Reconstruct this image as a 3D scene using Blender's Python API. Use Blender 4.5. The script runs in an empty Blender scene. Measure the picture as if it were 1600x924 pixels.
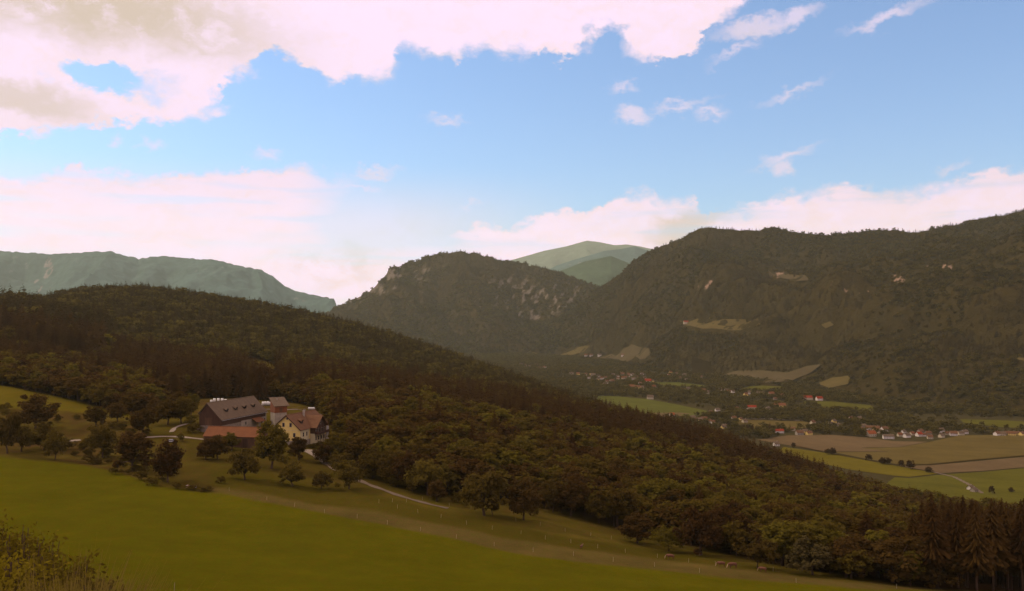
import bpy, bmesh, math, random
import numpy as np
from mathutils import Vector, Matrix, Quaternion
R_ = math.radians
rng = np.random.default_rng(11)
random.seed(11)
scene = bpy.context.scene
COL = scene.collection

# ------------------------------------------------------------------ camera geometry
F, CX, CY, YH = 1386.0, 800.0, 462.0, 505.0
TILT = math.atan((YH - CY) / F)
ct, st = math.cos(TILT), math.sin(TILT)

def ray(px, py):
    x, y = (px - CX) / F, -(py - CY) / F
    return (x, ct - st * y, st + ct * y)

def at(px, py, Y):
    x, y, z = ray(px, py)
    return Vector((x / y * Y, Y, z / y * Y))

def proj(X, Y, Z):
    fw = Y * ct + Z * st
    up = -Y * st + Z * ct
    return CX + F * X / fw, CY - F * up / fw

# ------------------------------------------------------------------ numpy noise
_perm = rng.random((256, 256))
def vnoise(x, y):
    x = np.asarray(x, float); y = np.asarray(y, float)
    xi = np.floor(x).astype(int); yi = np.floor(y).astype(int)
    fx = x - xi; fy = y - yi
    fx = fx * fx * (3 - 2 * fx); fy = fy * fy * (3 - 2 * fy)
    a = _perm[xi & 255, yi & 255]; b = _perm[(xi + 1) & 255, yi & 255]
    c = _perm[xi & 255, (yi + 1) & 255]; d = _perm[(xi + 1) & 255, (yi + 1) & 255]
    return (a * (1 - fx) + b * fx) * (1 - fy) + (c * (1 - fx) + d * fx) * fy
def fbm(x, y, o=4):
    s = 0; a = 0.5
    for k in range(o):
        s = s + a * vnoise(x * 2 ** k + 17.3 * k, y * 2 ** k + 5.1 * k); a *= 0.5
    return s

# ------------------------------------------------------------------ terrain table: column -> (depth, row of bare ground)
VZ = -180.0
def vrow(D, z=VZ): return YH - z / D * F
TAB = {
 0:   [(60,978),(110,924),(150,872),(200,812),(250,766),(300,730),(350,702),(400,672),(450,632),(500,606),(540,597),(600,588),(800,562),(1000,508),(1150,480),(1300,472),(1500,505),(2200,560)],
 100: [(60,978),(115,924),(200,818),(250,776),(300,742),(350,712),(385,690),(420,660),(450,640),(480,624),(500,620),(600,605),(800,575),(1000,530),(1300,482),(1600,458),(1900,480),(2400,550)],
 200: [(60,978),(115,924),(200,826),(250,783),(300,748),(350,714),(385,688),(410,668),(440,652),(460,648),(600,620),(800,585),(1000,545),(1300,495),(1700,453),(2000,475),(2500,550)],
 300: [(60,978),(120,924),(200,838),(250,795),(280,772),(320,735),(350,708),(373,691),(385,679),(395,669),(420,659),(470,648),(600,622),(800,592),(1000,560),(1300,512),(1700,462),(2000,485),(2500,560)],
 400: [(60,980),(125,924),(200,850),(250,803),(275,778),(320,742),(350,718),(373,699),(387,690),(400,680),(420,668),(440,657),(470,641),(490,636),(600,622),(800,594),(1000,568),(1300,530),(1700,478),(2000,500),(2500,570)],
 500: [(60,982),(130,924),(200,860),(250,815),(275,792),(300,770),(340,738),(370,712),(393,696),(420,680),(450,664),(480,650),(520,642),(600,630),(800,603),(1000,580),(1300,548),(1700,498),(2000,525),(2500,590)],
 600: [(60,985),(135,924),(200,870),(250,823),(290,782),(310,765),(350,738),(400,706),(450,684),(500,668),(600,645),(800,615),(1000,594),(1300,566),(1600,530),(1800,527),(2100,570),(2600,600)],
 700: [(100,965),(142,924),(200,880),(250,838),(290,796),(320,775),(350,756),(400,726),(450,704),(500,688),(600,662),(800,630),(1000,608),(1300,582),(1600,556),(1750,562),(2300,606)],
 800: [(100,968),(150,924),(200,888),(250,848),(290,810),(320,792),(350,775),(400,748),(450,725),(500,706),(600,678),(800,645),(1000,622),(1300,600),(1450,591),(1600,602),(2100,vrow(2100))],
 900: [(100,970),(158,924),(200,895),(250,858),(290,828),(320,808),(350,792),(400,768),(450,746),(500,728),(600,700),(800,665),(1000,642),(1200,631),(1300,636),(1700,vrow(1700))],
 1000:[(100,975),(165,924),(200,902),(250,876),(285,856),(320,832),(350,815),(400,790),(450,770),(500,752),(600,722),(750,688),(900,670),(1000,663),(1050,668),(1450,vrow(1450))],
 1100:[(100,978),(175,924),(200,910),(240,888),(270,868),(300,852),(350,830),(400,808),(500,772),(600,744),(750,708),(850,692),(900,693),(1250,vrow(1250))],
 1200:[(100,980),(190,924),(220,908),(250,890),(280,872),(330,850),(400,825),(500,795),(600,768),(700,745),(780,730),(820,730),(1080,vrow(1080))],
 1300:[(100,985),(205,924),(235,903),(270,885),(330,862),(400,842),(500,815),(600,790),(700,767),(740,765),(930,vrow(930))],
 1400:[(100,990),(220,924),(245,908),(280,895),(330,880),(400,860),(500,836),(600,812),(680,795),(720,792),(860,vrow(860))],
 1500:[(100,990),(232,924),(255,913),(290,902),(340,890),(400,874),(500,850),(600,830),(700,812),(840,vrow(840))],
 1600:[(100,995),(240,924),(260,917),(300,908),(350,895),(400,884),(500,862),(600,840),(700,822),(830,vrow(830))],
 2000:[(100,1000),(250,932),(300,915),(350,902),(400,892),(500,870),(600,848),(700,830),(830,vrow(830))],
}
TAB[-500] = [(d, p - 6 if 400 < d < 1400 else p) for d, p in TAB[0]]
TAB[-1500] = TAB[-500]; TAB[3200] = TAB[2000]
NEAR = [(1.2, -1.75), (3, -2.2), (5, -2.9), (10, -4.9), (20, -8.4), (40, -14.2)]
kx = sorted(TAB)
cx_ = np.arange(-1500, 3201, 20.0)
lnD = np.concatenate([np.linspace(math.log(1.2), math.log(60), 60)[:-1], np.linspace(math.log(60), math.log(6500), 720)[:-1], np.linspace(math.log(6500), math.log(24000), 24)])
Drow = np.exp(lnD)
cols_z = []
for k in kx:
    d = [n[0] for n in NEAR] + [q[0] for q in TAB[k]]
    z = [n[1] for n in NEAR] + [-(q[1] - YH) / F * q[0] for q in TAB[k]]
    far = VZ if k >= 450 else -60
    d += [3600, 30000]; z += [far, far]
    cols_z.append(np.interp(lnD, np.log(d), z))
cols_z = np.array(cols_z)
def gauss(a, s, axis):
    r = int(3 * s) + 1
    k = np.exp(-0.5 * (np.arange(-r, r + 1) / s) ** 2); k /= k.sum()
    a = np.moveaxis(a, axis, -1)
    p = np.pad(a, [(0, 0)] * (a.ndim - 1) + [(r, r)], mode='edge')
    o = np.apply_along_axis(lambda v: np.convolve(v, k, 'valid'), -1, p)
    return np.moveaxis(o, -1, axis)
coarse = np.empty((len(cx_), len(lnD)))
for j in range(len(lnD)):
    coarse[:, j] = np.interp(cx_, kx, cols_z[:, j])
coarse = gauss(coarse, 1.6, 0)
tmp = coarse.copy()
mid = slice(59, 779)
coarse[:, 59:779] = gauss(tmp, 4.0, 1)[:, 59:779]
gx = np.concatenate([np.arange(-1500, -60, 40), np.arange(-60, 1660, 3.0), np.arange(1660, 3201, 40)])
GZ = np.empty((len(gx), len(lnD)))
for j in range(len(lnD)):
    GZ[:, j] = np.interp(gx, cx_, coarse[:, j])
GX = ((gx - CX) / F)[:, None] * Drow[None, :]
GY = np.repeat(Drow[None, :], len(gx), 0)
_w = np.clip((GY - 25) / 60, 0, 1)
GZ += _w * ((fbm(GX / 70, GY / 70, 3) - 0.45) * 2.2 + (fbm(GX / 14 + 40, GY / 14, 3) - 0.45) * 0.7) * np.where(GZ < VZ + 3, 0.3, 1)

def terrain(X, Y):
    X = np.asarray(X, float); Y = np.maximum(np.asarray(Y, float), 1.21)
    ci = np.interp(CX + F * X / Y, gx, np.arange(len(gx)))
    ri = np.interp(np.log(Y), lnD, np.arange(len(lnD)))
    c0 = np.clip(ci.astype(int), 0, len(gx) - 2); r0 = np.clip(ri.astype(int), 0, len(lnD) - 2)
    fc = ci - c0; fr = ri - r0
    return (GZ[c0, r0] * (1 - fc) + GZ[c0 + 1, r0] * fc) * (1 - fr) + (GZ[c0, r0 + 1] * (1 - fc) + GZ[c0 + 1, r0 + 1] * fc) * fr

_marchY = np.exp(np.linspace(math.log(4), math.log(9000), 6000))
def on_ground(px, py, ymin=60, surf=None):
    x, y, z = ray(px, py)
    Y = _marchY[_marchY > ymin]
    X = x / y * Y; Z = z / y * Y
    T = terrain(X, Y) if surf is None else surf(X, Y)
    hit = np.nonzero(Z <= T)[0]
    i = hit[0] if len(hit) else len(Y) - 1
    return Vector((X[i], Y[i], T[i]))

# ------------------------------------------------------------------ object helpers
def link(o, parent=None):
    COL.objects.link(o)
    if parent is not None: o.parent = parent
    return o
def tag(o, label=None, cat=None, group=None, kind=None):
    if label: o['label'] = label
    if cat: o['category'] = cat
    if group: o['group'] = group
    if kind: o['kind'] = kind
    return o
def empty(name, loc, rz=0, label=None, cat=None, group=None, s=1.0):
    o = bpy.data.objects.new(name, None); COL.objects.link(o)
    o.empty_display_size = 0.5
    o.location = loc; o.rotation_euler = (0, 0, rz)
    o.scale = (s, s, s) if np.isscalar(s) else s
    return tag(o, label, cat, group)
def mesh_np(name, V, Fq, mat, smooth=False):
    me = bpy.data.meshes.new(name)
    V = np.asarray(V, np.float32); Fq = np.asarray(Fq, np.int32)
    n = Fq.shape[1]
    me.vertices.add(len(V)); me.vertices.foreach_set('co', V.ravel())
    me.loops.add(Fq.size); me.loops.foreach_set('vertex_index', Fq.ravel())
    me.polygons.add(len(Fq)); me.polygons.foreach_set('loop_start', np.arange(len(Fq), dtype=np.int32) * n)
    me.polygons.foreach_set('loop_total', np.full(len(Fq), n, np.int32))
    if smooth: me.polygons.foreach_set('use_smooth', np.ones(len(Fq), bool))
    me.update(calc_edges=True); me.validate()
    for m in (mat if isinstance(mat, (list, tuple)) else [mat]): me.materials.append(m)
    return me
class MB:
    """collects boxes, prisms and tubes into one mesh"""
    def __init__(s): s.v = []; s.f = []
    def add(s, v, f):
        k = len(s.v); s.v += [tuple(map(float, p)) for p in v]; s.f += [tuple(i + k for i in q) for q in f]; return s
    def box(s, x0, x1, y0, y1, z0, z1):
        return s.add([(x0,y0,z0),(x1,y0,z0),(x1,y1,z0),(x0,y1,z0),(x0,y0,z1),(x1,y0,z1),(x1,y1,z1),(x0,y1,z1)],
                     [(3,2,1,0),(4,5,6,7),(0,1,5,4),(1,2,6,5),(2,3,7,6),(3,0,4,7)])
    def prism(s, prof, a, b, axis='y'):
        """closed profile (x,z) swept along y from a to b (or profile (y,z) along x)"""
        n = len(prof)
        if axis == 'y': v = [(p[0], a, p[1]) for p in prof] + [(p[0], b, p[1]) for p in prof]
        else: v = [(a, p[0], p[1]) for p in prof] + [(b, p[0], p[1]) for p in prof]
        f = [(i, (i + 1) % n, (i + 1) % n + n, i + n) for i in range(n)] + [tuple(range(n))[::-1], tuple(range(n, 2 * n))]
        return s.add(v, f)
    def slab(s, a, b, c, d, t):
        """quad plate a,b,c,d with thickness t downwards"""
        P = [Vector(p) for p in (a, b, c, d)]
        n = (P[1] - P[0]).cross(P[2] - P[0]).normalized()
        if n.z < 0: n = -n
        v = P + [p - n * t for p in P]
        return s.add(v, [(0,1,2,3),(7,6,5,4),(0,4,5,1),(1,5,6,2),(2,6,7,3),(3,7,4,0)])
    def tube(s, pts, rad, n=6):
        pts = [Vector(p) for p in pts]; k = len(s.v); prev = None
        for i, p in enumerate(pts):
            d = (pts[min(i + 1, len(pts) - 1)] - pts[max(i - 1, 0)]).normalized()
            u = d.orthogonal().normalized() if prev is None else (prev - d * prev.dot(d)).normalized()
            prev = u; w = d.cross(u)
            r = rad[i] if hasattr(rad, '__len__') else rad
            for j in range(n):
                t = 2 * math.pi * j / n
                s.v.append(tuple(p + (u * math.cos(t) + w * math.sin(t)) * r))
        for i in range(len(pts) - 1):
            for j in range(n):
                s.f.append((k + i * n + j, k + i * n + (j + 1) % n, k + (i + 1) * n + (j + 1) % n, k + (i + 1) * n + j))
        s.f.append(tuple(range(k, k + n))[::-1]); e = k + (len(pts) - 1) * n; s.f.append(tuple(range(e, e + n)))
        return s
    def mesh(s, name, mat, smooth=False, fix=True):
        me = bpy.data.meshes.new(name); me.from_pydata(s.v, [], s.f)
        if fix:
            bm = bmesh.new(); bm.from_mesh(me); bmesh.ops.recalc_face_normals(bm, faces=bm.faces); bm.to_mesh(me); bm.free()
        for m in (mat if isinstance(mat, (list, tuple)) else [mat]): me.materials.append(m)
        if smooth:
            for p in me.polygons: p.use_smooth = True
        return me
    def build(s, name, mat, parent=None, smooth=False):
        return link(bpy.data.objects.new(name, s.mesh(name, mat, smooth)), parent)
def copy_tree(o, parent=None):
    c = o.copy(); COL.objects.link(c)
    if parent is not None: c.parent = parent
    for ch in o.children: copy_tree(ch, c)
    return c

# ------------------------------------------------------------------ materials
class NT:
    def __init__(s, tree): s.t = tree; s.n = tree.nodes; s.l = tree.links
    def put(s, sock, v):
        if isinstance(v, bpy.types.NodeSocket): s.l.new(v, sock)
        elif v is not None: sock.default_value = v
    def math(s, op, a, b=None, c=None, clamp=False):
        m = s.n.new('ShaderNodeMath'); m.operation = op; m.use_clamp = clamp
        for i, v in enumerate((a, b, c)):
            if v is not None: s.put(m.inputs[i], v)
        return m.outputs[0]
    def vm(s, op, a, b=None, sc=None):
        m = s.n.new('ShaderNodeVectorMath'); m.operation = op
        s.put(m.inputs[0], a)
        if b is not None: s.put(m.inputs[1], b)
        if sc is not None: s.put(m.inputs['Scale'], sc)
        return m.outputs['Value'] if op in ('LENGTH', 'DOT_PRODUCT', 'DISTANCE') else m.outputs['Vector']
    def noise(s, vec, scale, detail=4, rough=0.55, out=0):
        n = s.n.new('ShaderNodeTexNoise'); n.inputs['Scale'].default_value = scale
        n.inputs['Detail'].default_value = detail; n.inputs['Roughness'].default_value = rough
        if vec is not None: s.l.new(vec, n.inputs['Vector'])
        return n.outputs[out]
    def ramp(s, fac, stops):
        r = s.n.new('ShaderNodeValToRGB'); s.l.new(fac, r.inputs[0])
        e = r.color_ramp.elements
        while len(e) > len(stops): e.remove(e[-1])
        while len(e) < len(stops): e.new(1)
        for q, (p, c) in zip(e, stops):
            q.position = p; q.color = (*c, 1) if hasattr(c, '__len__') else (c, c, c, 1)
        return r.outputs[0]
    def mix(s, fac, a, b, mode='MIX'):
        m = s.n.new('ShaderNodeMix'); m.data_type = 'RGBA'; m.blend_type = mode
        s.put(m.inputs[0], fac)
        for i, v in ((6, a), (7, b)):
            s.put(m.inputs[i], (*v, 1) if isinstance(v, (tuple, list)) and len(v) == 3 else v)
        return m.outputs[2]
    def sstep(s, x, lo, hi):
        m = s.n.new('ShaderNodeMapRange'); m.interpolation_type = 'SMOOTHSTEP'
        s.put(m.inputs[0], x); m.inputs[1].default_value = lo; m.inputs[2].default_value = hi
        return m.outputs[0]
def new_mat(name):
    m = bpy.data.materials.new(name); m.use_nodes = True
    t = NT(m.node_tree); b = m.node_tree.nodes['Principled BSDF']
    return m, t, b
def coord(t, kind='Object'):
    return t.n.new('ShaderNodeTexCoord').outputs[kind]
def basic(name, col, rough=0.8, var=0.18, scale=0.6, col2=None, bump=0.0, stretch=None, metal=0, rnd=0.0, spec=0.25):
    m, t, b = new_mat(name)
    v = coord(t)
    if stretch: v = t.vm('MULTIPLY', v, stretch)
    n = t.noise(v, scale, 5, 0.65)
    c2 = col2 or tuple(c * (1 - var * 1.6) for c in col)
    c1 = tuple(min(1, c * (1 + var)) for c in col)
    c = t.ramp(n, [(0.3, c2), (0.7, c1)])
    if rnd:
        oi = t.n.new('ShaderNodeObjectInfo')
        k = t.math('MULTIPLY_ADD', oi.outputs['Random'], rnd * 2, 1 - rnd)
        c = t.vm('SCALE', c, sc=k)
    t.l.new(c, b.inputs['Base Color'])
    b.inputs['Roughness'].default_value = rough; b.inputs['Metallic'].default_value = metal
    b.inputs['Specular IOR Level'].default_value = spec
    if bump:
        bp = t.n.new('ShaderNodeBump'); bp.inputs['Strength'].default_value = bump; bp.inputs['Distance'].default_value = 0.1
        t.l.new(t.noise(v, scale * 4, 4), bp.inputs['Height']); t.l.new(bp.outputs[0], b.inputs['Normal'])
    return m
def leafmat(name, dark, light, trans=0.25, nscale=6.0):
    m, t, b = new_mat(name); t.n.remove(b)
    out = t.n['Material Output']
    oi = t.n.new('ShaderNodeObjectInfo')
    n = t.noise(coord(t), nscale, 3)
    k = t.math('MULTIPLY_ADD', oi.outputs['Random'], 0.75, t.math('MULTIPLY_ADD', n, 0.9, -0.35), clamp=True)
    c = t.ramp(k, [(0.1, dark), (0.95, light)])
    d = t.n.new('ShaderNodeBsdfDiffuse'); d.inputs['Roughness'].default_value = 0.5; t.l.new(c, d.inputs[0])
    tr = t.n.new('ShaderNodeBsdfTranslucent'); t.l.new(c, tr.inputs[0])
    mx = t.n.new('ShaderNodeMixShader'); mx.inputs[0].default_value = trans
    t.l.new(d.outputs[0], mx.inputs[1]); t.l.new(tr.outputs[0], mx.inputs[2]); t.l.new(mx.outputs[0], out.inputs[0])
    return m

M = {}
M['leaf'] = leafmat('broad_leaf', (0.072, 0.040, 0.008), (0.122, 0.088, 0.011), 0.45)
M['orchard'] = leafmat('orchard_leaf', (0.078, 0.049, 0.009), (0.145, 0.105, 0.014), 0.45)
M['leaf_light'] = leafmat('light_leaf', (0.088, 0.062, 0.009), (0.145, 0.114, 0.012), 0.45)
M['leaf_dark'] = leafmat('dark_leaf', (0.060, 0.030, 0.008), (0.094, 0.055, 0.011), 0.45)
M['needle'] = leafmat('spruce_needle', (0.052, 0.025, 0.007), (0.086, 0.047, 0.010), 0.3)
M['leaf_far'] = leafmat('far_leaf', (0.074, 0.055, 0.011), (0.136, 0.104, 0.018), 0.4)
M['needle_far'] = leafmat('far_needle', (0.044, 0.028, 0.008), (0.082, 0.056, 0.013), 0.3)
M['bark'] = basic('bark', (0.085, 0.05, 0.025), 0.95, 0.3, 3, stretch=(1, 1, 0.3))
M['bark_pale'] = basic('spruce_bark', (0.15, 0.085, 0.045), 0.95, 0.3, 3, stretch=(1, 1, 0.3))

# ground: land cover colour comes per vertex, with grass grain on top
m, t, b = new_mat('grassland')
at_ = t.n.new('ShaderNodeAttribute'); at_.attribute_name = 'cover'
v = coord(t)
n1 = t.noise(v, 2.4, 6, 0.75); n2 = t.noise(v, 0.045, 4); n3 = t.noise(t.vm('MULTIPLY', v, (1, 0.35, 1)), 0.22, 5, 0.65)
k = t.math('ADD', t.math('MULTIPLY_ADD', n1, 1.1, 0.18), t.math('MULTIPLY_ADD', n2, 0.5, -0.25))
k = t.math('ADD', k, t.math('MULTIPLY_ADD', n3, 0.34, 0.09))
c = t.vm('SCALE', at_.outputs['Color'], sc=t.math('MULTIPLY', k, 0.95))
c = t.mix(t.math('MULTIPLY', t.sstep(n3, 0.52, 0.72), 0.22), c, t.vm('MULTIPLY', c, (1.35, 0.95, 1.2)))
n4 = t.noise(t.vm('ADD', v, (31, 7, 0)), 0.7, 5, 0.75)
c = t.mix(t.sstep(n4, 0.36, 0.64), t.vm('MULTIPLY', c, (0.93, 1.05, 0.9)), t.vm('MULTIPLY', c, (1.10, 0.94, 1.3)))
t.l.new(c, b.inputs['Base Color']); b.inputs['Roughness'].default_value = 1; b.inputs['Specular IOR Level'].default_value = 0
bp = t.n.new('ShaderNodeBump'); bp.inputs['Strength'].default_value = 0.7; bp.inputs['Distance'].default_value = 0.35
t.l.new(t.noise(v, 2.6, 5, 0.75), bp.inputs['Height']); t.l.new(bp.outputs[0], b.inputs['Normal'])
M['ground'] = m

# ------------------------------------------------------------------ ground sheet with land cover
GP = proj(GX, GY, GZ)
PXg, PYg = GP
jx = (fbm(GX / 9, GY / 9, 3) - 0.45) * 9
jy = (fbm(GX / 22 + 9, GY / 22, 4) - 0.47) * 12
edge_field = np.interp(PXg, [-200,0,100,180,250,300,350,400,500,600,700,800,900,1000,1100,1200,1400,1600,1900],
                       [705,712,720,737,757,764,769,779,800,819,838,860,876,887,898,906,920,930,945])
edge_strip = np.interp(PXg, [-200,0,330,400,500,600,700,800,900,1000,1100,1250,1400,1600,1900], [700,700,758,766,787,800,818,838,856,870,881,898,911,922,936])
edge_green = np.interp(PXg, [-200,400,500,600,700,800,900,1000,1100,1200,1300,1600,1900], [690,735,758,775,797,818,838,853,868,885,900,915,930])
def lin(r, g, b_): return np.array([r, g, b_])
C_field = lin(0.0780, 0.0700, 0.0024); C_strip = lin(0.0850, 0.0620, 0.0116); C_green = lin(0.0620, 0.0484, 0.0044)
C_light = lin(0.0852, 0.0639, 0.0073); C_rough = lin(0.066, 0.042, 0.0075); C_forest = lin(0.050, 0.026, 0.008); C_up = lin(0.0910, 0.0707, 0.0048)
C_valley = lin(0.050, 0.040, 0.012)
cov = np.empty(GX.shape + (3,)); cov[:] = C_rough
def paint(mask, col, soft=None):
    global cov
    w = np.clip(mask, 0, 1)[..., None]
    cov = cov * (1 - w) + col * w
pyj = PYg + jy * np.clip(220 / GY, 0.2, 1)
rough_n = fbm(GX / 12, GY / 12, 4)
paint(np.clip((rough_n - 0.4) * 5, 0, 1) * 0.8, C_light)
paint(np.clip((fbm(GX / 7 + 30, GY / 7, 3) - 0.55) * 6, 0, 1) * 0.6, C_forest * 1.6)
orch = (PXg > 230) & (GY < 460)
paint(orch * 0.55, C_green)
nearm = (GY < 340) & (PXg > 330)
paint(nearm * np.clip((pyj - edge_green + 14) / 6, 0, 1) * np.clip((PXg - 560) / 80, 0, 1), C_light)
paint(nearm * np.clip((pyj - edge_green) / 5, 0, 1), C_green)
paint(nearm * np.clip((pyj - edge_strip) / 5, 0, 1), C_strip * (0.9 + 0.25 * rough_n[..., None]))
paint((GY < 345) * np.clip((pyj - edge_field) / 4, 0, 1), C_field)
uptop = np.interp(PXg, [-300,0,80,160,250], [560,598,612,622,627]); upbot = np.interp(PXg, [-300,0,60,130,200,245], [640,640,642,648,655,640])
paint((GY < 640) * (GY > 330) * (PXg < 262) * np.clip((upbot - pyj) / 4, 0, 1), C_up)
# forest floor
FB = ([-1500,-200,0,100,200,235,262,300,450,500,522,540,560,600,640,680,720,800,900,1000,1100,1200,1300,1400,1500,1600,2000,3200],
      [600,540,522,492,458,456,520,588,588,560,450,388,352,336,326,318,324,330,328,310,288,264,246,238,236,243,250,260])
forest_near = np.interp(PXg, *FB)
paint((GY > forest_near) * np.clip((GY - forest_near) / 12, 0, 1), C_forest)
paint((GY > 700) * (GZ < VZ + 9), C_valley)
# clearing on the wooded hill
clear = ((PXg - 412) / 36) ** 2 + ((PYg - 583 - (PXg - 412) * 0.32) / 19) ** 2
paint((GY > 600) * (GY < 1400) * np.clip((1.1 - clear) * 6, 0, 1), C_light * 0.9)
nC, nR = GX.shape
idx = np.arange(nC * nR).reshape(nC, nR)
quads = np.stack([idx[:-1, :-1], idx[1:, :-1], idx[1:, 1:], idx[:-1, 1:]], -1).reshape(-1, 4)
me = mesh_np('ground', np.stack([GX, GY, GZ], -1).reshape(-1, 3), quads, M['ground'], True)
ca = me.attributes.new('cover', 'FLOAT_COLOR', 'POINT')
ca.data.foreach_set('color', np.concatenate([cov.reshape(-1, 3), np.ones((nC * nR, 1))], 1).astype(np.float32).ravel())
tag(link(bpy.data.objects.new('ground', me)), kind='structure')

# ------------------------------------------------------------------ polygons (point in polygon) and draped sheets
def inpoly(x, y, poly):
    x = np.asarray(x); y = np.asarray(y); r = np.zeros(x.shape, bool)
    n = len(poly)
    for i in range(n):
        x0, y0 = poly[i]; x1, y1 = poly[(i + 1) % n]
        c = ((y0 > y) != (y1 > y)) & (x < (x1 - x0) * (y - y0) / ((y1 - y0) or 1e-9) + x0)
        r ^= c
    return r
from mathutils.geometry import delaunay_2d_cdt
def drape(name, outline, mat, lift=0.25, step=25.0, surf=None, ymin=60, world=False):
    P = [Vector(p) for p in outline] if world else [on_ground(px, py, ymin, surf) for px, py in outline]
    pts = []
    for a, b_ in zip(P, P[1:] + P[:1]):
        n = max(1, int((b_ - a).length / step))
        pts += [((a + (b_ - a) * k / n).x, (a + (b_ - a) * k / n).y) for k in range(n)]
    nb = len(pts); arr = np.array(pts)
    xs = np.arange(arr[:, 0].min(), arr[:, 0].max(), step); ys = np.arange(arr[:, 1].min(), arr[:, 1].max(), step)
    if len(xs) and len(ys):
        g = np.array([(x, y) for x in xs for y in ys])
        g = g[inpoly(g[:, 0], g[:, 1], pts)]
        pts += [tuple(p) for p in g]
    r = delaunay_2d_cdt([Vector(p) for p in pts], [], [list(range(nb))], 1, 1e-4)
    xy = np.array([tuple(p) for p in r[0]])
    z = (terrain if surf is None else surf)(xy[:, 0], xy[:, 1]) + lift
    me = bpy.data.meshes.new(name)
    me.from_pydata(np.column_stack([xy, z]).tolist(), [], [list(f) for f in r[2]])
    bm = bmesh.new(); bm.from_mesh(me)
    for f in bm.faces:
        if f.normal.z < 0: f.normal_flip()
        f.smooth = True
    bm.to_mesh(me); bm.free()
    me.materials.append(mat)
    return tag(link(bpy.data.objects.new(name, me)), kind='structure')
def ribbon(name, pxs, width, mat, lift=0.12, surf=None, ymin=60):
    P = [on_ground(px, py, ymin, surf) for px, py in pxs]
    Q = []
    for a, b_ in zip(P[:-1], P[1:]):
        n = max(2, int((b_ - a).length / 3))
        Q += [a + (b_ - a) * k / n for k in range(n)]
    Q.append(P[-1])
    L = []; Rr = []
    for i, p in enumerate(Q):
        d = Q[min(i + 2, len(Q) - 1)] - Q[max(i - 2, 0)]; d.z = 0; d.normalize(); s = Vector((-d.y, d.x, 0))
        w = width * (0.9 + 0.25 * math.sin(i * 1.7)) / 2
        L.append(p + s * w); Rr.append(p - s * w)
    T = terrain if surf is None else surf
    v = []
    for l_, r2 in zip(L, Rr):
        for q in (l_, r2): v.append((q.x, q.y, float(T(np.array([q.x]), np.array([q.y]))[0]) + lift))
    f = [(2 * i, 2 * i + 1, 2 * i + 3, 2 * i + 2) for i in range(len(Q) - 1)]
    me = bpy.data.meshes.new(name); me.from_pydata(v, [], f); me.materials.append(mat)
    return tag(link(bpy.data.objects.new(name, me)), kind='structure')

def fieldmat(name, col, stripe=0.0, ang=0.0, sc=0.02):
    m, t, b = new_mat(name)
    v = coord(t)
    n = t.noise(v, sc, 5, 0.65); n2 = t.noise(v, sc * 12, 4, 0.6)
    k = t.math('ADD', t.math('MULTIPLY_ADD', n, 0.7, 0.45), t.math('MULTIPLY_ADD', n2, 0.4, -0.0))
    if stripe:
        w = t.vm('DOT_PRODUCT', v, (math.cos(ang), math.sin(ang), 0))
        s1 = t.noise(t.vm('SCALE', (1, 0, 0), sc=w), 0.05, 2)
        k = t.math('MULTIPLY_ADD', s1, stripe, t.math('SUBTRACT', k, stripe * 0.5))
    t.l.new(t.vm('SCALE', col, sc=t.math('MULTIPLY', k, 0.95)), b.inputs['Base Color'])
    b.inputs['Roughness'].default_value = 1; b.inputs['Specular IOR Level'].default_value = 0
    return m
M['f_brown'] = fieldmat('stubble_field', (0.110, 0.073, 0.030), 0.35, 0.3)
M['f_tan'] = fieldmat('ripe_field', (0.098, 0.070, 0.018), 0.4, 1.2)
M['f_yellow'] = fieldmat('yellow_meadow', (0.102, 0.080, 0.008), 0.3, 0.6)
M['f_green'] = fieldmat('green_meadow', (0.080, 0.072, 0.009), 0.5, 1.0)
M['f_bright'] = fieldmat('bright_meadow', (0.078, 0.078, 0.013), 0.3, 0.2)
M['f_far'] = fieldmat('far_meadow', (0.096, 0.070, 0.020), 0.2, 0.2)
M['f_slope'] = fieldmat('slope_stubble', (0.082, 0.060, 0.024), 0.2, 0.2)
M['gravel'] = basic('gravel', (0.22, 0.165, 0.10), 0.95, 0.2, 1.2)
M['gravel_dim'] = basic('dusty_track', (0.125, 0.085, 0.042), 0.95, 0.2, 1.2)

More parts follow.
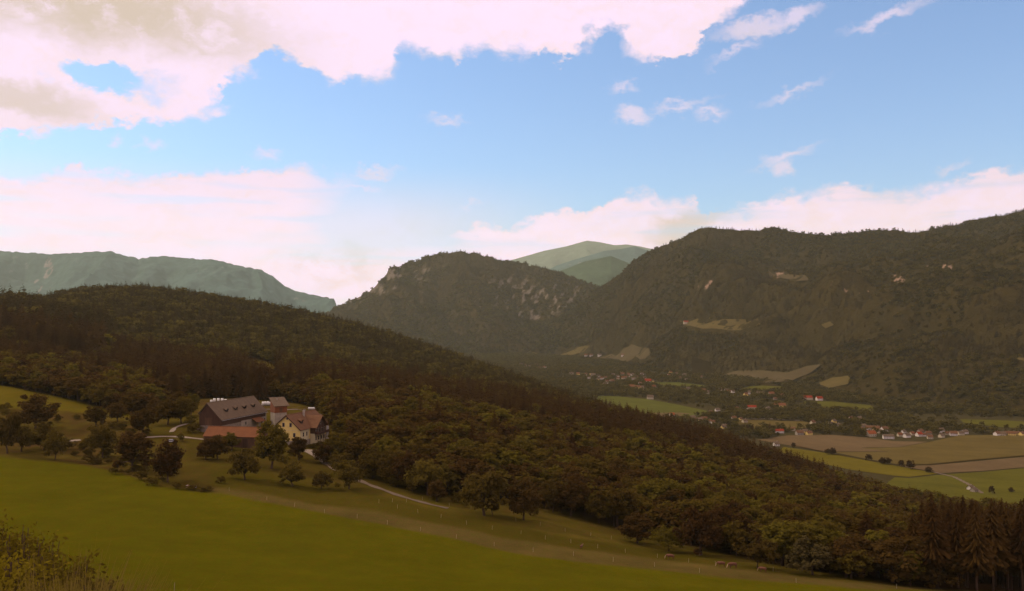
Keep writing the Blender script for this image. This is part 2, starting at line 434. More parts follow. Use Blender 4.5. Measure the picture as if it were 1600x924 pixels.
FIELDS = [  # outline in the valley, material
 ([(1182,688),(1230,681),(1300,680),(1350,684),(1395,690),(1450,691),(1405,699),(1345,700),(1385,706),(1290,706),(1235,697)], 'f_brown'),
 ([(1348,701),(1405,699.5),(1452,691.5),(1480,685),(1500,681),(1600,679.5),(1700,679),(1700,704),(1600,712),(1520,719),(1450,726),(1400,726),(1345,716),(1300,707),(1388,706.5)], 'f_tan'),
 ([(1225,699),(1290,708.5),(1342,718),(1398,728),(1440,736),(1466,741),(1420,746),(1395,744),(1330,735),(1270,722),(1215,706)], 'f_yellow'),
 ([(1402,728.5),(1452,728),(1530,721),(1620,713),(1760,703),(1760,722),(1600,731),(1530,737),(1470,740),(1442,735)], 'f_brown'),
 ([(1398,746.5),(1421,748),(1468,743),(1540,738),(1600,732.5),(1760,724),(1760,800),(1600,800),(1400,800),(1380,760)], 'f_green'),
 ([(932,619),(965,620),(1010,624),(1060,633),(1107,643),(1107,648),(1060,651),(1010,650),(930,660)], 'f_bright'),
 ([(1010,646),(1060,645),(1092,648),(1060,655),(1010,655)], 'f_brown'),
 ([(1152,656),(1255,659),(1280,664),(1262,670),(1160,672),(1150,668)], 'f_tan'),
 ([(1255,627),(1300,628),(1362,634),(1370,643),(1310,640),(1258,631)], 'f_green'),
 ([(1500,656),(1560,657),(1640,662),(1640,672),(1560,668),(1505,661)], 'f_green'),
 ([(1020,598),(1060,598),(1112,604),(1108,609),(1050,607),(1022,603)], 'f_bright'),
 ([(1152,610),(1172,604),(1205,602),(1235,607),(1200,613),(1160,614)], 'f_green'),
]
field_polys = []
for i, (pl, mt) in enumerate(FIELDS):
    o = drape('field', pl, M[mt], 0.35 + 0.02 * i, 40, ymin=700)
    field_polys.append([(on_ground(px, py, 700).x, on_ground(px, py, 700).y) for px, py in pl])
ribbon('road', [(1238,607),(1290,613),(1350,622),(1400,630),(1450,636),(1520,643),(1600,650),(1680,657)], 12, M['gravel'], 0.5, ymin=900)
ribbon('road', [(1150,656),(1200,655),(1255,658)], 7, M['gravel'], 0.6, ymin=900)
ribbon('track', [(1460,739),(1490,746),(1512,757),(1535,772)], 5, M['gravel_dim'], 0.7, ymin=700)
ribbon('track', [(1242,697),(1290,707.5),(1340,717.5),(1395,727.5),(1450,727.5),(1520,720),(1600,713),(1700,705)], 3.0, M['leaf_dark'], 0.8, ymin=700)
# lanes round the farm
ribbon('lane', [(108,690),(126,688)], 3.2, M['gravel'], 0.12)
ribbon('lane', [(228,684),(250,683),(275,683),(300,685),(320,687)], 2.2, M['gravel'], 0.12)
ribbon('lane', [(268,676),(272,670),(281,666),(292,663)], 2.2, M['gravel'], 0.15)
ribbon('lane', [(492,712),(505,722),(520,732),(538,742),(560,751),(590,763),(620,774),(650,783),(672,789),(700,795)], 2.6, M['gravel_dim'], 0.15)
ribbon('lane', [(528,672),(540,668),(543,663),(538,658)], 2.6, M['gravel'], 0.15)
ribbon('lane', [(540,680),(548,684),(557,689)], 5, M['gravel'], 0.15)
drape('farmyard', [(471,704),(482,703),(494,704),(499,709),(502,716),(494,716),(484,711)], M['gravel'], 0.14, 4)
ribbon('lane', [(415,640),(440,641),(465,640),(490,645),(512,652),(526,660)], 3.4, M['gravel_dim'], 0.13, ymin=425)

# ------------------------------------------------------------------ mountains
def mountmat(name, base, rock, rscale):
    m, t, b = new_mat(name)
    a = t.n.new('ShaderNodeAttribute'); a.attribute_name = 'rock'
    v = coord(t)
    n = t.noise(v, rscale, 6, 0.7); n2 = t.noise(v, rscale * 5, 4, 0.7)
    c = t.vm('SCALE', base, sc=t.math('ADD', t.math('MULTIPLY_ADD', n, 0.9, 0.25), t.math('MULTIPLY_ADD', n2, 0.8, -0.1)))
    rk = t.vm('SCALE', rock, sc=t.math('MULTIPLY_ADD', n2, 1.2, 0.4))
    fac = t.sstep(t.math('ADD', a.outputs['Fac'], t.math('MULTIPLY_ADD', n2, 0.8, -0.4)), 0.36, 0.78)
    t.l.new(t.mix(fac, c, rk), b.inputs['Base Color'])
    b.inputs['Roughness'].default_value = 1; b.inputs['Specular IOR Level'].default_value = 0
    bp = t.n.new('ShaderNodeBump'); bp.inputs['Strength'].default_value = 0.8; bp.inputs['Distance'].default_value = 12
    t.l.new(n2, bp.inputs['Height']); t.l.new(bp.outputs[0], b.inputs['Normal'])
    return m
class Mountain:
    def __init__(s, crest, Dc, foot, zf, px0, px1, mat, amp, gul, shape=1.1, rocks=(), lower=0.0, nx=500, ns=160, back=0.35, jag=0.0):
        px = np.linspace(px0, px1, nx)
        cp = np.interp(px, [c[0] for c in crest], [c[1] for c in crest])
        dc = np.interp(px, *zip(*Dc)); df = np.interp(px, *zip(*foot))
        zc = (YH - cp) / F * dc - lower
        tanx = (px - CX) / F
        u = np.concatenate([np.linspace(0, 1, ns), 1 + np.linspace(0.02, back, 12)])
        U = u[None, :]
        D = df[:, None] + (dc - df)[:, None] * U
        X = tanx[:, None] * D
        zff = np.full(len(px), zf) if np.isscalar(zf) else np.interp(px, *zip(*zf))
        up = np.minimum(U, 1)
        Z = zff[:, None] + (zc - zff)[:, None] * up ** shape
        over = np.maximum(U - 1, 0)
        Z = Z - over * (zc - zff)[:, None] * 1.6
        env = np.clip(up * 4, 0, 1) * np.clip((1 - up) * 5, 0, 1)
        rid = 1 - np.abs(fbm(X / gul + D / gul * 0.35 + 3.3, D / gul * 0.30 + 7, 4) - 0.47) * 5
        Z = Z + env * amp * (rid - 0.5) + env * amp * 0.35 * (fbm(X / gul * 5, D / gul * 5, 4) - 0.47) * 2
        Z = Z + (up > 0.9) * (U <= 1.02) * jag * (fbm(px[:, None] / 6 + 0 * U, 0 * U + 2.2, 3) - 0.45)
        s.X, s.Y, s.Z = X, D + 0 * X, Z
        P = proj(s.X, s.Y, s.Z)
        rk = np.zeros(X.shape)
        for (rx, ry, rw, rh, k) in rocks:
            q = ((P[0] - rx) / rw) ** 2 + ((P[1] - ry) / rh) ** 2
            nn = fbm(P[0] / 5 + 13 + P[1] / 9, P[1] / 8, 4)
            rk = np.maximum(rk, k * np.clip(1.35 - q, 0, 1) * np.clip((nn - 0.42) * 5, 0, 1))
        s.rk = rk; s.P = P; s.U = np.repeat(U, len(px), 0)
        n0, n1 = X.shape
        i = np.arange(n0 * n1).reshape(n0, n1)
        q = np.stack([i[:-1, :-1], i[1:, :-1], i[1:, 1:], i[:-1, 1:]], -1).reshape(-1, 4)
        me = mesh_np('mountain', np.stack([s.X, s.Y, s.Z], -1).reshape(-1, 3), q, mat, True)
        a = me.attributes.new('rock', 'FLOAT', 'POINT'); a.data.foreach_set('value', rk.astype(np.float32).ravel())
        s.ob = tag(link(bpy.data.objects.new('mountain', me)), kind='structure')
    def scatter(s, spacing, umax=1.02, umin=0.0, skip=None, pxr=(-60, 1660)):
        """positions spread evenly over the surface seen from the valley"""
        X, Y, Z = s.X, s.Y, s.Z
        A = np.abs((X[1:, :-1] - X[:-1, :-1]) * (Y[:-1, 1:] - Y[:-1, :-1]))
        A = A * ((s.U[:-1, :-1] <= umax) & (s.U[:-1, :-1] >= umin) & (s.P[0][:-1, :-1] > pxr[0]) & (s.P[0][:-1, :-1] < pxr[1]))
        n = int(A.sum() / spacing ** 2)
        c = rng.choice(A.size, n, p=(A / A.sum()).ravel())
        i, j = np.unravel_index(c, A.shape)
        fu, fv = rng.random(n), rng.random(n)
        def bl(G): return (G[i, j] * (1 - fu) + G[i + 1, j] * fu) * (1 - fv) + (G[i, j + 1] * (1 - fu) + G[i + 1, j + 1] * fu) * fv
        x, y, z, r = bl(X), bl(Y), bl(Z), bl(s.rk)
        keep = r + rng.random(n) * 0.25 < 0.5
        p = proj(x, y, z)
        if skip is not None: keep &= ~skip(p[0], p[1])
        return np.stack([x, y, z], -1)[keep]
    def surf(s):
        """height lookup by column and depth"""
        px = (s.X[:, 0] / s.Y[:, 0]) * F + CX
        df = s.Y[:, 0]; U = s.U[0]; dcol = (s.Y[:, -1] - df) / U[-1]
        def f(X, Y):
            X = np.asarray(X, float); Y = np.asarray(Y, float)
            c = np.interp(CX + F * X / Y, px, np.arange(len(px)))
            c0 = np.clip(c.astype(int), 0, len(px) - 2); fc = c - c0
            u = (Y - (df[c0] * (1 - fc) + df[c0 + 1] * fc)) / (dcol[c0] * (1 - fc) + dcol[c0 + 1] * fc)
            r = np.interp(u, U, np.arange(len(U))); r0 = np.clip(r.astype(int), 0, len(U) - 2); fr = r - r0
            z = (s.Z[c0, r0] * (1 - fc) + s.Z[c0 + 1, r0] * fc) * (1 - fr) + (s.Z[c0, r0 + 1] * (1 - fc) + s.Z[c0 + 1, r0 + 1] * fc) * fr
            pq = CX + F * X / Y
            return np.where((u < 0) | (pq < px[0]) | (pq > px[-1]), -999, z)
        return f
M['m_far'] = mountmat('sunlit_bare_alp', (0.145, 0.180, 0.115), (0.30, 0.28, 0.21), 0.0012)  # sunlit brightness of the far peak is put into this green base
M['m_left'] = mountmat('hazy_wooded_rock', (0.078, 0.124, 0.096), (0.20, 0.19, 0.15), 0.0022)  # pale teal base: distance haze put into the colour itself
M['m_mid'] = mountmat('wooded_rock', (0.044, 0.030, 0.008), (0.135, 0.105, 0.066), 0.004)
M['m_right'] = mountmat('wooded_slope', (0.036, 0.025, 0.006), (0.24, 0.155, 0.09), 0.005)
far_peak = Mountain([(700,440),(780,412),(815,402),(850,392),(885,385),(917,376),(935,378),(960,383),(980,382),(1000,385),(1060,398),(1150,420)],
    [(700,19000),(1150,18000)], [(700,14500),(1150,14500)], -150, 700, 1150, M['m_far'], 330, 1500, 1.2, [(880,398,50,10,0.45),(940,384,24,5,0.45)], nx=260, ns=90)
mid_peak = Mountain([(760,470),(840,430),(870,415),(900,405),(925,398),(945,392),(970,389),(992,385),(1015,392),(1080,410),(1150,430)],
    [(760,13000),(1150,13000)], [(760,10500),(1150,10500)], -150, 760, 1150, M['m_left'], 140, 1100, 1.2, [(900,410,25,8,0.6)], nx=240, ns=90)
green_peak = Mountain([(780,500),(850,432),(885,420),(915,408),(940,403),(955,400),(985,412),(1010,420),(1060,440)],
    [(780,9800),(1060,9800)], [(780,8300),(1060,8300)], -150, 780, 1060, mountmat('hazed_meadow_alp', (0.060, 0.090, 0.044), (0.15, 0.15, 0.10), 0.002), 110, 800, 1.2, [(930,408,25,7,0.5)], nx=220, ns=90)  # green base shifted bluer, with some distance haze painted in
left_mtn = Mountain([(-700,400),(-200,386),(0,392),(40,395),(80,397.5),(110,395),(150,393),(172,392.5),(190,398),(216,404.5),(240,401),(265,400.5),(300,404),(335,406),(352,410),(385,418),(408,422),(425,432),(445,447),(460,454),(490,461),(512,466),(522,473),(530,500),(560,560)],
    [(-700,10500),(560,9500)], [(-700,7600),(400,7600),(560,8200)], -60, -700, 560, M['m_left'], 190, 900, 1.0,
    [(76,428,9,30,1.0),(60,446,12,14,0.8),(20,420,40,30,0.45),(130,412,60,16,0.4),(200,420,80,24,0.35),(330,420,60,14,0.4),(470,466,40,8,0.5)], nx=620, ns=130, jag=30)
centre_mtn = Mountain([(380,590),(440,545),(520,481),(545,469),(570,456),(590,441),(603,427),(609,414),(617,411),(624,416),(631,411),(640,404),(655,405),(665,398),(690,392),(720,390),(745,393),(780,402),(820,409),(860,419),(900,432),(930,442),(960,458),(1000,480),(1080,520)],
    [(380,6600),(1080,6600)], [(380,5300),(1080,5000)], VZ - 1, 380, 1080, M['m_mid'], 150, 520, 1.0,
    [(618,432,18,24,0.9),(590,450,26,16,0.75),(555,466,20,10,0.8),(650,425,30,22,0.6),(690,410,26,18,0.45),(800,455,60,34,0.62),(850,470,60,28,0.75),(880,455,40,22,0.7),(830,490,34,14,0.8),(760,470,34,22,0.6),(655,465,20,16,0.5),(905,440,20,10,0.6)], lower=14, nx=700, ns=220, jag=45)
R_CREST = [(640,585),(700,568),(740,552),(780,536),(820,521),(850,507),(880,490),(915,466),(930,450),(970,424),(990,404),(1010,391),(1060,371),(1085,357),(1095,352),(1120,353),(1160,356),(1188,356),(1200,352),(1212,350),(1224,354),(1250,360),(1300,364),(1330,360),(1370,354),(1400,355),(1436,360),(1460,352),(1500,347),(1540,339),(1600,326),(1700,308),(1900,300),(2400,320),(3000,300)]
R_FOOT = [(640,6200),(760,5600),(820,5000),(900,4500),(1000,3700),(1100,3150),(1250,2600),(1400,2000),(1600,1750),(1900,1600),(3000,1600)]
right_mtn = Mountain(R_CREST, [(640,6600),(800,6100),(900,5600),(980,5100),(1095,4700),(1300,4300),(1600,4000),(3000,3800)], R_FOOT, VZ - 1,
    640, 3000, M['m_right'], 250, 900, 1.08,
    [(1128,432,7,15,1.0),(1120,443,20,8,0.8),(1100,448,12,6,0.8),(1060,415,9,12,0.6),(1235,430,40,7,0.8),(1295,440,12,8,0.75),(1325,452,12,6,0.75),(1352,457,12,6,0.8),(1400,437,18,9,0.9),(1475,417,34,6,0.95),(1560,437,28,5,0.7),(1480,438,10,5,0.6),(1150,380,8,6,0.5)], lower=13, nx=900, ns=240, jag=16)
foothill = Mountain([(930,590),(1000,549),(1035,522),(1062,506),(1100,501),(1140,501),(1185,507),(1215,518),(1245,527),(1290,548),(1335,580)],
    [(930,3900),(1100,3600),(1335,2900)], [(930,3700),(1100,3080),(1250,2550),(1335,2250)], VZ - 1, 930, 1335, M['m_right'], 30, 300, 0.8, [], lower=12, nx=420, ns=130, back=0.5)
spur = Mountain([(1080,620),(1150,592),(1210,578),(1262,566),(1300,548),(1360,528),(1430,508),(1520,484),(1600,468),(1700,450),(2000,440),(3000,470)],
    [(1080,2900),(1300,2850),(1600,2700),(3000,2600)], [(1080,2750),(1250,2450),(1400,1930),(1600,1700),(3000,1500)], VZ - 1,
    1080, 3000, M['m_right'], 85, 420, 0.95, [], lower=12, nx=700, ns=160, back=1.2)

# meadows cut into the wooded slopes
r_surf = right_mtn.surf(); s_surf = spur.surf(); h_surf = foothill.surf()
SLOPE = [
 ([(1062,502),(1090,500),(1130,500),(1165,502),(1188,509),(1170,514),(1130,516),(1098,515),(1078,510)], 'f_far', h_surf),
 ([(803,520),(815,517),(830,517),(824,523),(806,525)], 'f_far', r_surf),
 ([(808,556),(830,549),(862,545),(905,543),(922,541),(912,551),(880,556),(850,562),(815,563)], 'f_far', r_surf),
 ([(918,559),(955,554),(975,545),(992,541),(1010,545),(1018,553),(1008,562),(960,562)], 'f_slope', r_surf),
 ([(1128,588),(1150,581),(1200,581),(1230,584),(1260,574),(1285,571),(1265,585),(1235,598),(1190,600),(1150,596)], 'f_slope', r_surf),
 ([(1275,602),(1300,592),(1330,590),(1325,602),(1295,608)], 'f_far', s_surf),
 ([(1200,424),(1225,430),(1265,440),(1245,441),(1215,433)], 'f_slope', r_surf),
 ([(1283,510),(1297,506),(1303,511),(1290,516)], 'f_far', r_surf),
 ([(1585,560),(1600,562),(1610,572),(1594,570)], 'f_far', s_surf),
]
slope_polys = []
def under(surf): 
    return lambda X, Y: np.maximum.reduce([r_surf(X, Y), h_surf(X, Y), s_surf(X, Y), terrain(X, Y)])
for i, (pl, mt, sf) in enumerate(SLOPE):
    drape('meadow', pl, M[mt], 2.2 + 0.1 * i, 45, under(sf), ymin=1400)
    slope_polys.append(pl)
def on_clear(px, py):
    r = np.zeros(px.shape, bool)
    for pl in slope_polys: r |= inpoly(px, py, pl) | inpoly(px, py - 3.5, pl) | inpoly(px, py - 6.5, pl)
    return r

# ------------------------------------------------------------------ tree shapes (unit height)
def quads_from(C, U, W):
    n = len(C)
    V = np.empty((n, 4, 3)); V[:, 0] = C - U - W * 0.7; V[:, 1] = C + U - W; V[:, 2] = C + U * 0.8 + W; V[:, 3] = C - U * 0.9 + W * 0.8
    return V.reshape(-1, 3), np.arange(4 * n).reshape(n, 4)
def rand_dirs(g, n):
    v = g.normal(size=(n, 3)); return v / np.linalg.norm(v, axis=1)[:, None]
def broad_crown(seed, w=0.42, base=0.25, clumps=46, leaves=44, size=0.026, top=0.0, droop=0.0):
    """leaf sprays in uneven clumps; returns vertices and quads"""
    g = np.random.default_rng(seed)
    mid = (base + 1) / 2; hh = (1 - base) / 2
    C = []
    lob = rand_dirs(g, 7)
    while len(C) < clumps:
        d = rand_dirs(g, 1)[0]
        r = g.random() ** 0.38
        if d[2] < -0.75 and r > 0.6: continue
        bulge = 0.70 + 0.42 * np.max(np.clip(lob @ d, 0, 1) ** 4)
        p = d * r * bulge
        zz = p[2] * hh
        ww = w * (1 - top * max(p[2], 0))
        C.append((p[0] * ww, p[1] * ww, mid + zz - droop * (p[0] ** 2 + p[1] ** 2)))
    C = np.array(C)
    cr = g.uniform(0.07, 0.15, len(C)) * (w / 0.42) ** 0.6
    P = []; N = []
    for c, r in zip(C, cr):
        n = int(leaves * g.uniform(0.6, 1.3))
        d = rand_dirs(g, n); rr = g.random(n)[:, None] ** 0.5
        P.append(c + d * rr * r * np.array([1.1, 1.1, 0.75])); N.append(d + np.array([0, 0, 0.5]) + rand_dirs(g, n) * 0.7)
    P = np.concatenate(P); N = np.concatenate(N); N /= np.linalg.norm(N, axis=1)[:, None]
    P[:, 2] = np.maximum(P[:, 2], base * 0.75)
    T = np.cross(N, rand_dirs(g, len(P))); T /= np.linalg.norm(T, axis=1)[:, None]
    B = np.cross(N, T)
    sz = (size * g.uniform(0.6, 1.5, len(P)))[:, None]
    V, Q = quads_from(P, T * sz, B * sz)
    return V, Q, C
def broad_trunk(seed, C, base=0.25, r0=0.026, limbs=7, lean=0.02):
    g = np.random.default_rng(seed + 99)
    mb = MB(); tip = np.array([g.normal() * lean, g.normal() * lean, base * 1.35])
    base = max(base, 0.16); tip[2] = base * 1.35
    mb.tube([(0, 0, -0.05), (tip[0] * 0.3, tip[1] * 0.3, base * 0.5), tip, tip * 1 + np.array([0, 0, 0.22])], [r0 * 1.35, r0, r0 * 0.8, r0 * 0.4], 7)
    for k in g.choice(len(C), min(limbs, len(C)), replace=False):
        c = C[k]; s0 = tip * g.uniform(0.75, 1.05)
        m_ = s0 * 0.5 + c * 0.5 + np.array([0, 0, 0.03])
        mb.tube([s0, m_, c], [r0 * 0.5, r0 * 0.32, r0 * 0.12], 5)
    return mb
def spruce_crown(seed, w=0.16, base=0.12, levels=38, per=12, sub=3, ragged=0.3):
    g = np.random.default_rng(seed); V = []; Q = []
    for i in range(levels):
        f = i / (levels - 1); zl = base + (1 - base) * f ** 0.92
        rad = w * (1 - f) ** 0.82 * g.uniform(0.85, 1.1) + 0.006
        if f < 0.12: rad *= 0.7 + 2.5 * f
        n = max(4, int(per * (1 - 0.45 * f)))
        a0 = g.random() * 6.28
        for k in range(n):
            a = a0 + 6.283 * k / n + g.normal() * 0.12; L = rad * g.uniform(1 - ragged, 1 + ragged)
            d = np.array([math.cos(a), math.sin(a), 0]); s_ = np.array([-d[1], d[0], 0])
            z = zl + (g.random() - .5) * 1.6 / levels * (f < .97); z0 = z + 0.012; dr = 0.32 * L + 0.012
            for q in range(sub):
                l0, l1 = q / sub * 0.9, (q + 1) / sub
                wd = (L * 0.22 * (1.15 - 0.3 * q) if sub > 1 else L * 0.34) * g.uniform(0.7, 1.3) + 0.003
                p0 = d * L * l0 + np.array([0, 0, z0 - dr * l0 ** 1.4]); p1 = d * L * l1 + np.array([0, 0, z0 - dr * l1 ** 1.4])
                dn = np.array([0, 0, -wd * g.uniform(0.5, 1.0)])
                b_ = len(V)
                V += [p0 - s_ * wd * 0.5, p1 - s_ * wd * 0.55 + dn, p1 + d * L * 0.12, p0 + s_ * wd * 0.2]; Q.append((b_, b_ + 1, b_ + 2, b_ + 3))
                b_ = len(V)
                V += [p0 - s_ * wd * 0.2, p1 + d * L * 0.12, p1 + s_ * wd * 0.55 + dn, p0 + s_ * wd * 0.5]; Q.append((b_, b_ + 1, b_ + 2, b_ + 3))
    return np.array(V), np.array(Q)
def spruce_trunk(r0=0.013):
    return MB().tube([(0, 0, -0.04), (0, 0, 0.5), (0, 0, 0.97)], [r0, r0 * 0.65, r0 * 0.15], 6)

class Proto:
    """a tree kind: shared meshes for crown and trunk"""
    def __init__(s, crown, trunk): s.crown = crown; s.trunk = trunk
def proto_broad(name, seed, leaf, **k):
    tk = {q: k.pop(q) for q in ('r0', 'limbs', 'lean') if q in k}
    V, Q, C = broad_crown(seed, **k)
    return Proto(mesh_np('crown', V, Q, leaf), broad_trunk(seed, C, k.get('base', 0.25), **tk).mesh('trunk', M['bark'], True))
def proto_spruce(seed, leaf=None, bark=None, **k):
    V, Q = spruce_crown(seed, **k)
    return Proto(mesh_np('crown', V, Q, leaf or M['needle']), spruce_trunk().mesh('trunk', bark or M['bark'], True))
PB = [proto_broad('b', 10 + i, M['leaf'], w=0.42 + 0.03 * (i % 3), base=0.02 + 0.03 * (i % 2), clumps=70, leaves=64, size=0.019) for i in range(5)]
PL = [proto_broad('l', 30 + i, M['leaf_light'], w=0.42, base=0.02, clumps=66, leaves=62, size=0.019) for i in range(2)]
PD = [proto_broad('d', 40 + i, M['leaf_dark'], w=0.43, base=0.0, clumps=70, leaves=64, size=0.0195) for i in range(3)]
PO = [proto_broad('o', 50 + i, M['orchard'], w=0.56, base=0.07, clumps=70, leaves=58, size=0.0205, droop=0.10, r0=0.028, limbs=9, lean=0.04) for i in range(4)]
POD = [proto_broad('od', 60 + i, M['leaf_dark'], w=0.54, base=0.03, clumps=74, leaves=60, size=0.0205, droop=0.10, r0=0.03, limbs=9) for i in range(2)]
PU = proto_broad('u', 71, M['leaf_light'], w=0.72, base=0.32, clumps=70, leaves=56, size=0.020, droop=0.22, r0=0.026, limbs=10)
PS = [proto_broad('s', 80 + i, M['orchard'], w=0.66, base=0.04, clumps=40, leaves=50, size=0.026, r0=0.02, limbs=4) for i in range(3)]
PP = [proto_spruce(5 + i, w=0.155 + 0.02 * i, base=0.10) for i in range(4)]
PT = [proto_spruce(25 + i, w=0.135 + 0.015 * i, base=0.30, bark=M['bark_pale'], ragged=0.35) for i in range(3)]
PALE = proto_broad('p', 91, leafmat('willow_leaf', (0.068, 0.050, 0.015), (0.105, 0.078, 0.022)), w=0.55, base=0.06, clumps=60, leaves=60, size=0.02)

def plant(name, pr, loc, h, wf, label, cat, group=None, crown='crown', trunk='trunk'):
    e = empty(name, loc, random.uniform(0, 6.28), label, cat, group, (h * wf, h * wf, h))
    link(bpy.data.objects.new(crown, pr.crown), e); link(bpy.data.objects.new(trunk, pr.trunk), e)
    return e
def tree_at(name, pr, px, py, hpx, wpx, pw, label, cat='tree', group=None, sink=0.15, trunk='trunk', crown='crown'):
    """tree with its foot seen at px,py, hpx pixels tall and wpx wide (pw = crown width of the kind at unit height)"""
    p = on_ground(px, py); sc = p.y / F
    h = hpx * sc * 1.03; p.z -= sink
    return plant(name, pr, p, h, (wpx / hpx) / pw, label, cat, group, crown, trunk)

G_O = 'trees scattered over the orchard slope around the farm'
ORCH = [ # proto, px, foot row, height, width, unit width, label
 (POD[0],55,672,54,62,1.08,'big dark tree with a ragged crown standing against the upper bright meadow'),
 (PO[0],12,709,70,44,1.1,'olive tree cut by the left edge of the view above the lower meadow'),
 (PO[1],33,706,50,44,1.1,'bushy orchard tree between the left edge and the round tree in front of the lane'),
 (PO[2],68,703,40,46,1.1,'spreading orchard tree left of the short bright piece of lane'),
 (PO[3],86,719,46,32,1.1,'slim-stemmed small orchard tree at the upper edge of the lower meadow, far left'),
 (PB[1],150,668,34,34,0.84,'small rounded tree at the lower edge of the upper meadow, left of the dark one'),
 (POD[1],184,661,34,34,1.08,'small dark rounded tree just below the upper bright meadow'),
 (PB[2],160,716,52,44,0.84,'grey-olive loose tree left of the big dark clump above the lower meadow'),
 (PD[0],206,737,68,58,0.84,'big dark dense tree clump at the edge of the lower meadow'),
 (PB[3],222,681,46,34,0.84,'olive tree behind the dark clump, below the end of the upper meadow'),
 (POD[0],262,754,64,48,1.08,'dark round tree with rough undergrowth left of the mown orchard grass'),
 (PD[1],322,719,36,30,0.84,'dark low tree in front of the left end of the red shed roof'),
 (PD[2],340,718,40,32,0.84,'dark tree hiding the middle of the red shed wall'),
 (PB[0],362,704,32,30,0.84,'bushy tree right up against the long red shed'),
 (PO[0],383,750,54,50,1.1,'round orchard tree alone in the grass below the red shed'),
 (PB[4],424,733,72,56,0.84,'tall broad tree in front of the yellow gable house, left of its wall'),
 (PO[2],458,760,36,42,1.1,'low spreading orchard tree below the farmyard'),
 (PD[0],467,719,40,28,0.84,'dark upright tree below the yellow gable wall'),
 (PO[1],502,764,32,30,1.1,'small orchard tree between two wider ones below the lane bend'),
 (PO[3],545,765,46,48,1.1,'mushroom-shaped orchard tree with bare stem at the lane below the farm'),
 (PD[1],506,724,32,30,0.84,'dark tree beside the pale farmyard patch'),
 (PB[2],524,724,48,38,0.84,'leafy tree just right of the farmyard'),
 (PO[0],534,742,38,40,1.1,'spreading tree along the upper side of the lane, left part'),
 (PO[2],584,747,46,48,1.1,'low wide tree above the lane, middle part'),
 (PO[3],610,757,52,50,1.1,'dense tree above the lane where it leaves the orchard'),
 (POD[1],640,764,60,54,1.08,'dark spreading tree above the lane, second from its far end'),
 (PO[1],668,774,66,60,1.1,'broad tree with forked stem at the end of the visible lane'),
 (PD[2],682,784,36,34,0.84,'small dark bush tree beside the end of the lane'),
 (PO[0],757,806,76,76,1.1,'great round meadow tree with thick stem, right of the lane end'),
 (PO[2],770,806,40,28,1.1,'small tree tucked against the great round meadow tree'),
 (POD[0],818,813,64,56,1.08,'dark tree with bare stem standing out into the meadow'),
 (PS[0],837,807,18,14,1.3,'small bush at the foot of the dark meadow tree'),
 (PO[3],864,801,50,40,1.1,'tree behind the meadow edge, right of the dark bare-stemmed one'),
 (POD[1],892,806,62,56,1.08,'dark broad tree at the meadow edge above the small calf'),
 (PS[1],936,818,40,50,1.3,'low wide bush sloping down to the meadow edge'),
 (PB[3],965,824,70,62,0.84,'rounded tree at the foot of the wood, left of the umbrella tree'),
 (POD[0],996,849,44,56,1.08,'dark spreading tree just left of the umbrella tree'),
 (PU,1045,862,40,58,1.44,'pale umbrella-shaped tree alone on the meadow behind the first cow'),
 (POD[1],1095,868,74,78,1.08,'great dark tree with short thick stem behind the pair of cows'),
 (PB[0],1142,866,48,44,0.84,'olive tree at the wood edge, right of the great dark tree'),
 (PS[2],1183,888,48,64,1.3,'grey-olive rounded bush tree at the wood edge by the last cow'),
 (PALE,1270,899,56,72,1.1,'pale silvery round bush tree at the wood edge'),
 (PS[0],1347,904,26,16,1.3,'small light bush in a gap of the wood edge'),
 (PS[2],1412,911,18,44,1.3,'low bush where the wood edge meets the tall conifers'),
 (PB[1],1330,904,46,54,0.84,'dark tree between the silvery bush and the tall conifers'),
 (PL[0],520,655,28,26,0.8,'bright green round bush tree behind the farmhouse'),
 (PB[3],531,670,34,38,0.84,'dense round tree right behind the farmhouse roof'),
 (PD[0],552,671,20,22,0.84,'dark round bush on the grass beside the path behind the farm'),
 (PB[0],262,664,44,40,0.84,'broad olive tree between the end of the upper meadow and the barn'),
 (PB[2],283,662,42,36,0.84,'dense tree just left of the dark barn gable'),
 (PD[1],246,652,32,28,0.84,'dark round tree where the upper meadow ends'),
 (PL[0],298,650,36,28,0.8,'lighter tree behind the left corner of the barn'),
 (PB[1],272,650,38,34,0.84,'tree in the second row left of the barn'),
 (PL[1],545,713,26,20,0.8,'yellowish small tree among darker ones right of the farmhouse'),
]
for o in ORCH:
    nm = 'shrub' if o[0] in PS else 'orchard_tree' if (o[0] in PO or o[0] in POD or o[0] is PU) else 'broadleaf_tree'
    tree_at(nm, *o[:6], o[6], 'bush' if nm == 'shrub' else 'tree', G_O, trunk='stem' if nm == 'shrub' else 'trunk')
SHR = [(345,756,12,16,'small dark shrub alone in the grass below the red shed'),(180,742,12,20,'rough shrub at the left foot of the big dark clump'),
 (222,750,16,24,'bramble shrub between the two dark clumps'),(238,759,14,22,'low shrub at the meadow corner'),(300,766,10,26,'flat bramble above the pale trough'),
 (275,764,12,18,'bramble shrub left of the pale trough'),(322,768,8,22,'low bramble right of the pale trough'),(140,700,12,16,'low shrub in the rough grass near the lane'),
 (108,702,14,22,'shrub below the short bright piece of lane'),(120,655,8,16,'small shrub at the lower edge of the upper meadow'),(204,640,14,14,'bush against the upper meadow'),
 (282,690,14,14,'dark shrub beside the parked car'),(302,676,14,26,'bush in front of the barn gable'),(298,667,18,22,'round bush at the left corner of the barn'),
 (440,722,12,16,'bush under the tall tree by the yellow house'),(455,712,12,16,'shrub at the foot of the yellow gable wall'),(500,701,12,18,'hedge bush along the house terrace'),(487,700,8,20,'clipped bush below the timber balcony')]
